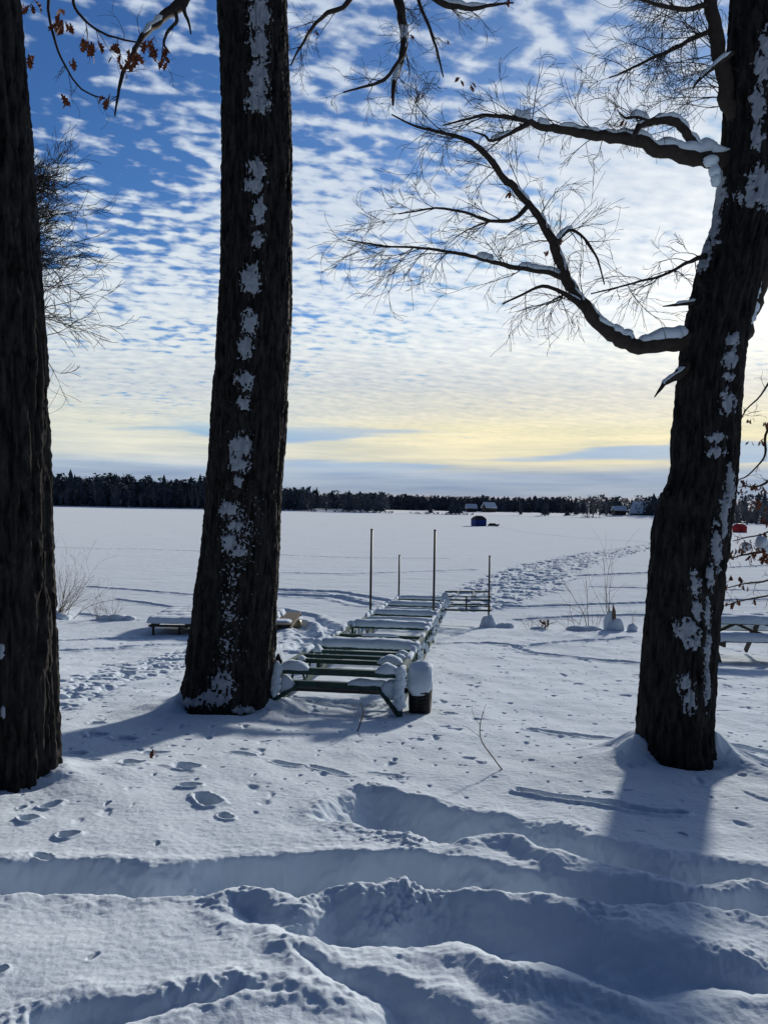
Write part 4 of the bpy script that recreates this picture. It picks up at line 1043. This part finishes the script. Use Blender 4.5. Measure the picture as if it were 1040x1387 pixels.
# --- oak sapling whose leafy twigs reach in from the right edge
sp_x = P(1085, 900, 6.9); sp = thing('oak_sapling', (sp_x[0], 6.9, float(base_h(sp_x[0], 6.9))), 'thin sapling at the right edge holding on to dead brown leaves', 'tree')
r_ = random.Random(5)
mb = MB(); line = smooth_line([np.array([sp_x[0], 6.9, float(base_h(sp_x[0], 6.9))-.1]), P(1078, 800, 6.9), P(1066, 700, 6.9), P(1055, 620, 6.9), P(1048, 540, 6.9), P(1052, 470, 6.9)], 4)
mb.tube(line, np.linspace(.022, .006, len(line)), 8); mb.build('trunk', M['twig'], sp, True)
for spec, cl, sn_ in (
    ([(1050, 560, 2), (1036, 590, 1.6), (1036, 615, 1.4), (1026, 630, 1.1), (1010, 645, .9), (998, 650, .7)], ((1016, 568, 3, 4), (1034, 572, 4, 4), (1014, 600, 2, 3), (1030, 600, 4, 4)), None),
    ([(1054, 640, 2.2), (1035, 655, 1.6), (1020, 660, 1.2), (1006, 657, .8)], ((1010, 657, 5, 4), (1022, 658, 6, 4), (1036, 664, 6, 5), (1034, 690, 8, 6), (1020, 686, 4, 6), (1036, 706, 6, 5)), None),
    ([(1068, 720, 3), (1045, 742, 2.2), (1025, 748, 1.8), (1005, 752, 1.2), (990, 756, .8)], ((995, 752, 9, 5), (1010, 745, 10, 6), (1020, 752, 10, 6), (1032, 745, 12, 7), (1038, 758, 8, 5), (1034, 726, 4, 4), (1015, 738, 4, 5)), ((1010, 740, .045), (1031, 735, .06), (1036, 742, .05))),
    ([(1070, 770, 2.2), (1040, 786, 1.4), (1010, 790, 1), (985, 796, .7)], ((990, 783, 2, 3), (1000, 784, 3, 3), (1005, 796, 4, 3), (985, 796, 1, 2), (987, 764, 1, 1)), None),
    ([(1074, 800, 2), (1045, 806, 1.3), (1010, 812, 1), (982, 820, .7)], ((978, 820, 4, 3), (990, 818, 4, 3), (1022, 815, 2, 2), (998, 822, 1, 2), (975, 838, 1, 2)), None),
    ([(1050, 500, 1.8), (1030, 535, 1.2), (1010, 555, .9), (1000, 575, .6)], (), None),
    ([(1062, 690, 2), (1040, 720, 1.2), (1010, 728, .9), (992, 733, .6)], ((996, 731, 3, 3), (985, 735, 1, 1)), None)):
    lmx, _ = limb(sp, spec, 6.9, -.3, r_, [(.1, 1, 7, .18, 1, 3, .2, -.3, 0)], [], 'branch')
    if cl:
        mb = MB()
        for px, py, cnt, s_ in cl: leaf_clump(mb, px, py-4, 6.7, cnt, s_, .075, r_)
        mb.build('leaves', M['leaf'], lmx)
    if sn_:
        mb = MB()
        for px, py, rr in sn_: lump(mb, P(px, py, 6.7), (rr*.9, rr*.9, rr), int(px), .9, 14, 10)
        mb.build('snow_cap', M['snowcap'], lmx, True)

# ----------------------------------------------------------------- shrubs, weeds and dead twigs
def weed(px, py, D, stems, h, spread, label, cat='shrub', name='bare_shrub', group=None, mat='palestem', lev=1, r=.008, lean=0, mound=None, kids=4):
    c = P(px, py, D); c[2] = max(0.0, float(base_h(c[0], D))); t = thing(name, c, label, cat, group)
    rg = random.Random(int(px*3+py)); 
    mb = MB()
    for k in range(stems):
        a = c+np.array([rg.gauss(0, spread*.15), rg.gauss(0, spread*.1), -.05])
        grow(mb, a, (lean+rg.gauss(0, spread*.35), rg.gauss(0, .15), 1), h*rg.uniform(.6, 1.05), r, lev, rg, -.1, kids, .6, .6)
    mb.build('stem', M[mat], t, True)
    if mound:
        mb = MB()
        for k, (dx, rx, rz) in enumerate(mound): lump(mb, c+np.array([dx, -.05, rz*.2]), (rx, rx*.8, rz), int(px)+k, 1.0, 16, 10)
        mb.build('snow_mound', M['snowcap'], t, True)
    return t
weed(82, 818, 21.2, 16, 1.7, 1.0, 'spreading bare shrub beside the left trunk at the lake edge', lean=.15, lev=2, r=.010, mound=((-.05, .35, .14),), kids=3)
weed(131, 828, 21.5, 6, .75, .4, 'low wispy weed clump right of the spreading bare shrub', r=.005)
weed(152, 830, 21.6, 7, .8, .6, 'small weed clump over snow humps, left of the raft', r=.005, mound=((-.2, .22, .10), (.15, .28, .12), (.5, .2, .08)))
weed(797, 850, 20.2, 2, 2.0, .25, 'tall thin forked sapling on the shore, left of the snow stump', r=.011, lean=-.06, lev=1, mound=((-.15, .45, .10),))
weed(782, 848, 20.3, 3, .8, .8, 'short leaning stems just left of the forked sapling', r=.008, lean=-.4)
weed(806, 850, 20.2, 3, .6, .3, 'short upright stems just right of the forked sapling', r=.007)
weed(830, 848, 20.2, 3, 2.6, .12, 'tallest bare stem on the shore, rising from a snowy stump', r=.010, lean=-.10, lev=1, mound=((.02, .26, .30), (-.10, .16, .42)))
mb = MB(); p = P(830, 846, 20.15); 
for k in range(5): mb.tube([p+np.array([.02*k-.05, -.1, 0]), p+np.array([-.05+.015*k, -.12, .55-.04*k])], [.02, .012], 6)
tag(mb.build('broken_stump', M['palestem'], None, True), 'splintered tan stump sticking out of the snow mound on the shore', 'stump')
weed(855, 852, 20.1, 2, .7, .12, 'lone short stem in a tiny snow cone by the right trunk', r=.006, mound=((0, .14, .16),))
weed(733, 853, 20.0, 5, .45, .35, 'curly dead weeds with brown heads on the bank, centre right', r=.009, lev=2, mound=((-.1, .2, .06),))
weed(716, 853, 20.0, 3, .55, .4, 'thin weeds between the snow lumps and the curly dead weeds', r=.005)
weed(768, 851, 20.2, 2, .55, .2, 'pair of thin weeds between curly weeds and forked sapling', r=.005)
mb = MB(); r_ = random.Random(9)
p = P(735, 848, 19.95)
for k in range(16): leaf(mb, p+np.array([r_.gauss(0, .10), r_.gauss(0, .05), r_.gauss(.05, .09)]), .13, r_)
tag(mb.build('dead_leaves', M['leaf'], None), 'clump of curled brown leaves caught in the bank weeds', 'leaves')
def twig_thing(spec, D, label, name='dead_twig'):
    pts = smooth_line([P(a, b, D) for a, b, _ in spec], 4); rad = np.interp(np.linspace(0, 1, len(pts)), np.linspace(0, 1, len(spec)), [s[2] for s in spec])*D/F
    base = pts[0]; g = float(base_h(base[0], base[1])); pts = pts-np.array([0, 0, base[2]-g+.01])
    t = thing(name, pts[0], label, 'twig'); mb = MB(); mb.tube(pts, rad, 6)
    rg = random.Random(int(spec[0][0]))
    for k in range(3): i = rg.randint(len(pts)//4, len(pts)-3); grow(mb, pts[i], (rg.gauss(0, .7), .1, rg.uniform(.2, 1)), .16, .002, 0, rg)
    mb.build('stem', M['palestem'], t, True)
twig_thing([(682, 1044, 1.0), (668, 1025, .9), (652, 1002, .8), (650, 980, .7), (655, 962, .5)], ground_at(682, 1044)[1], 'curved dead twig standing alone in the snow, centre right')
twig_thing([(484, 990, 1.0), (489, 975, .9), (492, 962, .8), (488, 950, .5)], ground_at(484, 990)[1], 'thin dead twig in the snow in front of the dock')
lf = G(204, 1032); mb = MB(); r_ = random.Random(2)
for k in range(2): leaf(mb, lf+np.array([0.02*k, 0, .10]), .085, r_)
tag(mb.build('oak_leaf', M['leaf'], None), 'curled brown oak leaf lying on the snow near the middle trunk', 'leaf')

# ----------------------------------------------------------------- sun and sky
sun_d = bpy.data.lights.new('sun', 'SUN'); sun = bpy.data.objects.new('sun', sun_d); C.objects.link(sun)
sun_d.energy = 4.7; sun_d.angle = math.radians(3.4); sun_d.color = (1.0, .91, .79)
sv = Vector((math.sin(SUN_AZ)*math.cos(SUN_EL), math.cos(SUN_AZ)*math.cos(SUN_EL), math.sin(SUN_EL)))
sun.rotation_euler = sv.to_track_quat('Z', 'Y').to_euler(); sun.location = (10, 10, 20)

w = bpy.data.worlds.new('World'); bpy.context.scene.world = w; w.use_nodes = True
nt = w.node_tree; N = nt.nodes; Lk = nt.links
for n in list(N): N.remove(n)
outp = N.new('ShaderNodeOutputWorld'); bg = N.new('ShaderNodeBackground'); Lk.new(bg.outputs[0], outp.inputs[0])
STR = .1
bg.inputs['Strength'].default_value = STR
def setin(s, v):
    if hasattr(v, 'is_output'): Lk.new(v, s)
    else: s.default_value = v
def mth(op, a, b=0.0, c=None, clamp=False):
    n = N.new('ShaderNodeMath'); n.operation = op; n.use_clamp = clamp
    setin(n.inputs[0], a); setin(n.inputs[1], b)
    if c is not None: setin(n.inputs[2], c)
    return n.outputs[0]
def mix(f, a, b, mode='MIX'):
    n = N.new('ShaderNodeMix'); n.data_type = 'RGBA'; n.blend_type = mode
    setin(n.inputs[0], f); setin(n.inputs[6], a); setin(n.inputs[7], b); return n.outputs[2]
def ramp(f, els, interp='LINEAR'):
    n = N.new('ShaderNodeValToRGB'); r = n.color_ramp; r.interpolation = interp
    while len(r.elements) < len(els): r.elements.new(.5)
    for e, (p, c) in zip(r.elements, els): e.position = p; e.color = tuple(c)+(1,) if len(c) == 3 else c
    setin(n.inputs[0], f); return n.outputs[0]
def smap(v, a, b):
    n = N.new('ShaderNodeMapRange'); n.interpolation_type = 'SMOOTHSTEP'; setin(n.inputs[0], v); n.inputs[1].default_value = a; n.inputs[2].default_value = b; return n.outputs[0]
def noise(vec, scale, detail=4, rough=.5, dist=0.0, dim='3D'):
    n = N.new('ShaderNodeTexNoise'); n.noise_dimensions = dim; Lk.new(vec, n.inputs['Vector']); n.inputs['Scale'].default_value = scale; n.inputs['Detail'].default_value = detail
    n.inputs['Roughness'].default_value = rough; n.inputs['Distortion'].default_value = dist; return n.outputs['Fac']
def comb(x, y, z=0.0):
    n = N.new('ShaderNodeCombineXYZ'); setin(n.inputs[0], x); setin(n.inputs[1], y); setin(n.inputs[2], z); return n.outputs[0]
sky = N.new('ShaderNodeTexSky'); sky.sky_type = 'NISHITA'; sky.sun_disc = False
sky.sun_elevation = SUN_EL; sky.sun_rotation = SUN_AZ; sky.altitude = 250; sky.air_density = 1.0; sky.dust_density = .6; sky.ozone_density = 2.0
tc = N.new('ShaderNodeTexCoord'); sep = N.new('ShaderNodeSeparateXYZ'); Lk.new(tc.outputs['Generated'], sep.inputs[0])
x, y, z = sep.outputs
el = mth('MAXIMUM', z, 0.0)
den = mth('ADD', el, .14)
u = mth('DIVIDE', x, den); v = mth('DIVIDE', y, den)
# turn the cloud rows a few degrees
ca, sa = math.cos(math.radians(14)), math.sin(math.radians(14))
ur = mth('ADD', mth('MULTIPLY', u, ca), mth('MULTIPLY', v, sa)); vr = mth('SUBTRACT', mth('MULTIPLY', v, ca), mth('MULTIPLY', u, sa))
cv = comb(mth('MULTIPLY', ur, .85), mth('MULTIPLY', vr, 1.15), 0.0)
c_big = noise(cv, 1.3, 3, .5)
c_mid = noise(cv, 4.2, 3, .5, .3)
c_cell = noise(cv, 22.0, 3, .45, .1)
c_row = noise(comb(mth('MULTIPLY', ur, .55), mth('MULTIPLY', vr, 2.0), 5.0), 12.0, 3, .5, .15)
cl = mth('ADD', mth('ADD', mth('MULTIPLY', c_big, .75), mth('MULTIPLY', c_mid, .55)), mth('ADD', mth('MULTIPLY', c_cell, 1.05), mth('MULTIPLY', c_row, .5)))   # mean about 1.35
sd = N.new('ShaderNodeVectorMath'); sd.operation = 'DOT_PRODUCT'; Lk.new(tc.outputs['Generated'], sd.inputs[0]); sd.inputs[1].default_value = tuple(sv)
cosd = mth('MAXIMUM', sd.outputs['Value'], 0.0)
cover = ramp(el, [(0, (.50,)*3), (.06, (.40,)*3), (.12, (.38,)*3), (.22, (.20,)*3), (.38, (.09,)*3), (.55, (.0,)*3), (1, (0,)*3)])
cl2 = mth('ADD', cl, cover)
cl2 = mth('ADD', cl2, mth('MULTIPLY', mth('POWER', cosd, 9.0), .15))
cl2 = mth('SUBTRACT', cl2, mth('MULTIPLY', mth('MULTIPLY', smap(mth('MULTIPLY', x, -1.0), -.05, .40), smap(el, .16, .45)), .16))
cl2 = mth('SUBTRACT', cl2, mth('MULTIPLY', smap(mth('MULTIPLY', y, -1.0), -.2, .5), .12))
alpha = smap(cl2, 1.32, 1.64)
alpha = mth('MULTIPLY', alpha, ramp(el, [(0, (1,)*3), (.3, (.97,)*3), (.6, (.86,)*3), (1, (.7,)*3)]))
# colour of the cloud sheet: bluish grey at the skyline, pale yellow above it, white higher up
k = 1/STR
def K(r, g, b): return (r*k, g*k, b*k)
elw = mth('ADD', el, mth('MULTIPLY', mth('SUBTRACT', noise(comb(mth('MULTIPLY', mth('DIVIDE', x, mth('MAXIMUM', y, .05)), 2.0), mth('MULTIPLY', el, 14.0), 1.0), 1.0, 3, .5), .5), mth('MULTIPLY', smap(el, .0, .08), .05)))
low = ramp(mth('MULTIPLY', elw, 4.0), [(0, (.066, .054, .050)), (.03, (.058, .051, .050)), (.07, (.034, .040, .050)), (.17, (.040, .048, .060)), (.23, (.080, .074, .054)), (.42, (.094, .085, .057)), (.52, (.076, .074, .064)), (.62, (.066, .068, .068)), (.78, (.082, .086, .086)), (1.0, (.080, .087, .094))])
low = mix(mth('MULTIPLY', mth('SUBTRACT', 1.0, smap(cosd, .80, .97)), mth('MULTIPLY', smap(el, .03, .06), .5)), low, (.072, .076, .076, 1))
cloudc = mix(smap(el, .2, .5), low, (.060, .068, .080, 1))
strk = noise(comb(mth('MULTIPLY', mth('DIVIDE', x, mth('MAXIMUM', y, .05)), 5.0), mth('MULTIPLY', el, 75.0), 7.0), 1.0, 4, .55)
c_sh = mix(smap(el, .05, .16), strk, mix(.45, c_cell, c_row))
shade = ramp(c_sh, [(.33, (.74, .80, .89)), (.64, (1.12, 1.09, 1.05))])
cloudc = mix(1.0, cloudc, shade, 'MULTIPLY')
nv = N.new('ShaderNodeVectorMath'); nv.operation = 'SCALE'; Lk.new(cloudc, nv.inputs[0]); nv.inputs[3].default_value = k*10
cloudc = nv.outputs[0]
clear = mix(1.0, mix(1.0, sky.outputs[0], (.38, .66, 1.06, 1), 'MULTIPLY'), (.30*k, .47*k, .72*k, 1), 'DARKEN')
# thin streaks of open sky low down
az = mth('DIVIDE', x, mth('MAXIMUM', y, .05))
stk = noise(comb(mth('MULTIPLY', az, 2.6), mth('MULTIPLY', el, 34.0), 3.0), 1.0, 3, .5)
hole = mth('MULTIPLY', smap(stk, .50, .60), mth('MULTIPLY', smap(el, .035, .06), mth('SUBTRACT', 1.0, smap(el, .085, .12))))
alpha = mth('MULTIPLY', alpha, mth('SUBTRACT', 1.0, mth('MULTIPLY', hole, .75)))
col = mix(alpha, clear, cloudc)
# brightening of the veil round the sun
glow = mth('ADD', mth('MULTIPLY', mth('POWER', cosd, 24.0), .15), mth('MULTIPLY', mth('POWER', cosd, 300.0), .22))
gl = N.new('ShaderNodeVectorMath'); gl.operation = 'SCALE'; gl.inputs[0].default_value = (1.0*k, .84*k, .52*k); Lk.new(mth('MULTIPLY', glow, mth('ADD', mth('MULTIPLY', smap(el, .05, .16), .8), .2)), gl.inputs[3])
col = mix(1.0, col, gl.outputs[0], 'ADD')
# sky out of view, away from the sun, darkened to lower ambient light
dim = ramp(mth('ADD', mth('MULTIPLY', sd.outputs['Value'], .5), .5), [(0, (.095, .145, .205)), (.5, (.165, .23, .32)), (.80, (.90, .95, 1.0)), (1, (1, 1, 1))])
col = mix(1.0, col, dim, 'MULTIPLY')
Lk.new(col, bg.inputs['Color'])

sc = bpy.context.scene
sc.view_settings.view_transform = 'Standard'; sc.view_settings.look = 'None'; sc.view_settings.exposure = 0
sc.render.engine = 'CYCLES'
sc.cycles.max_bounces = 6; sc.cycles.diffuse_bounces = 3
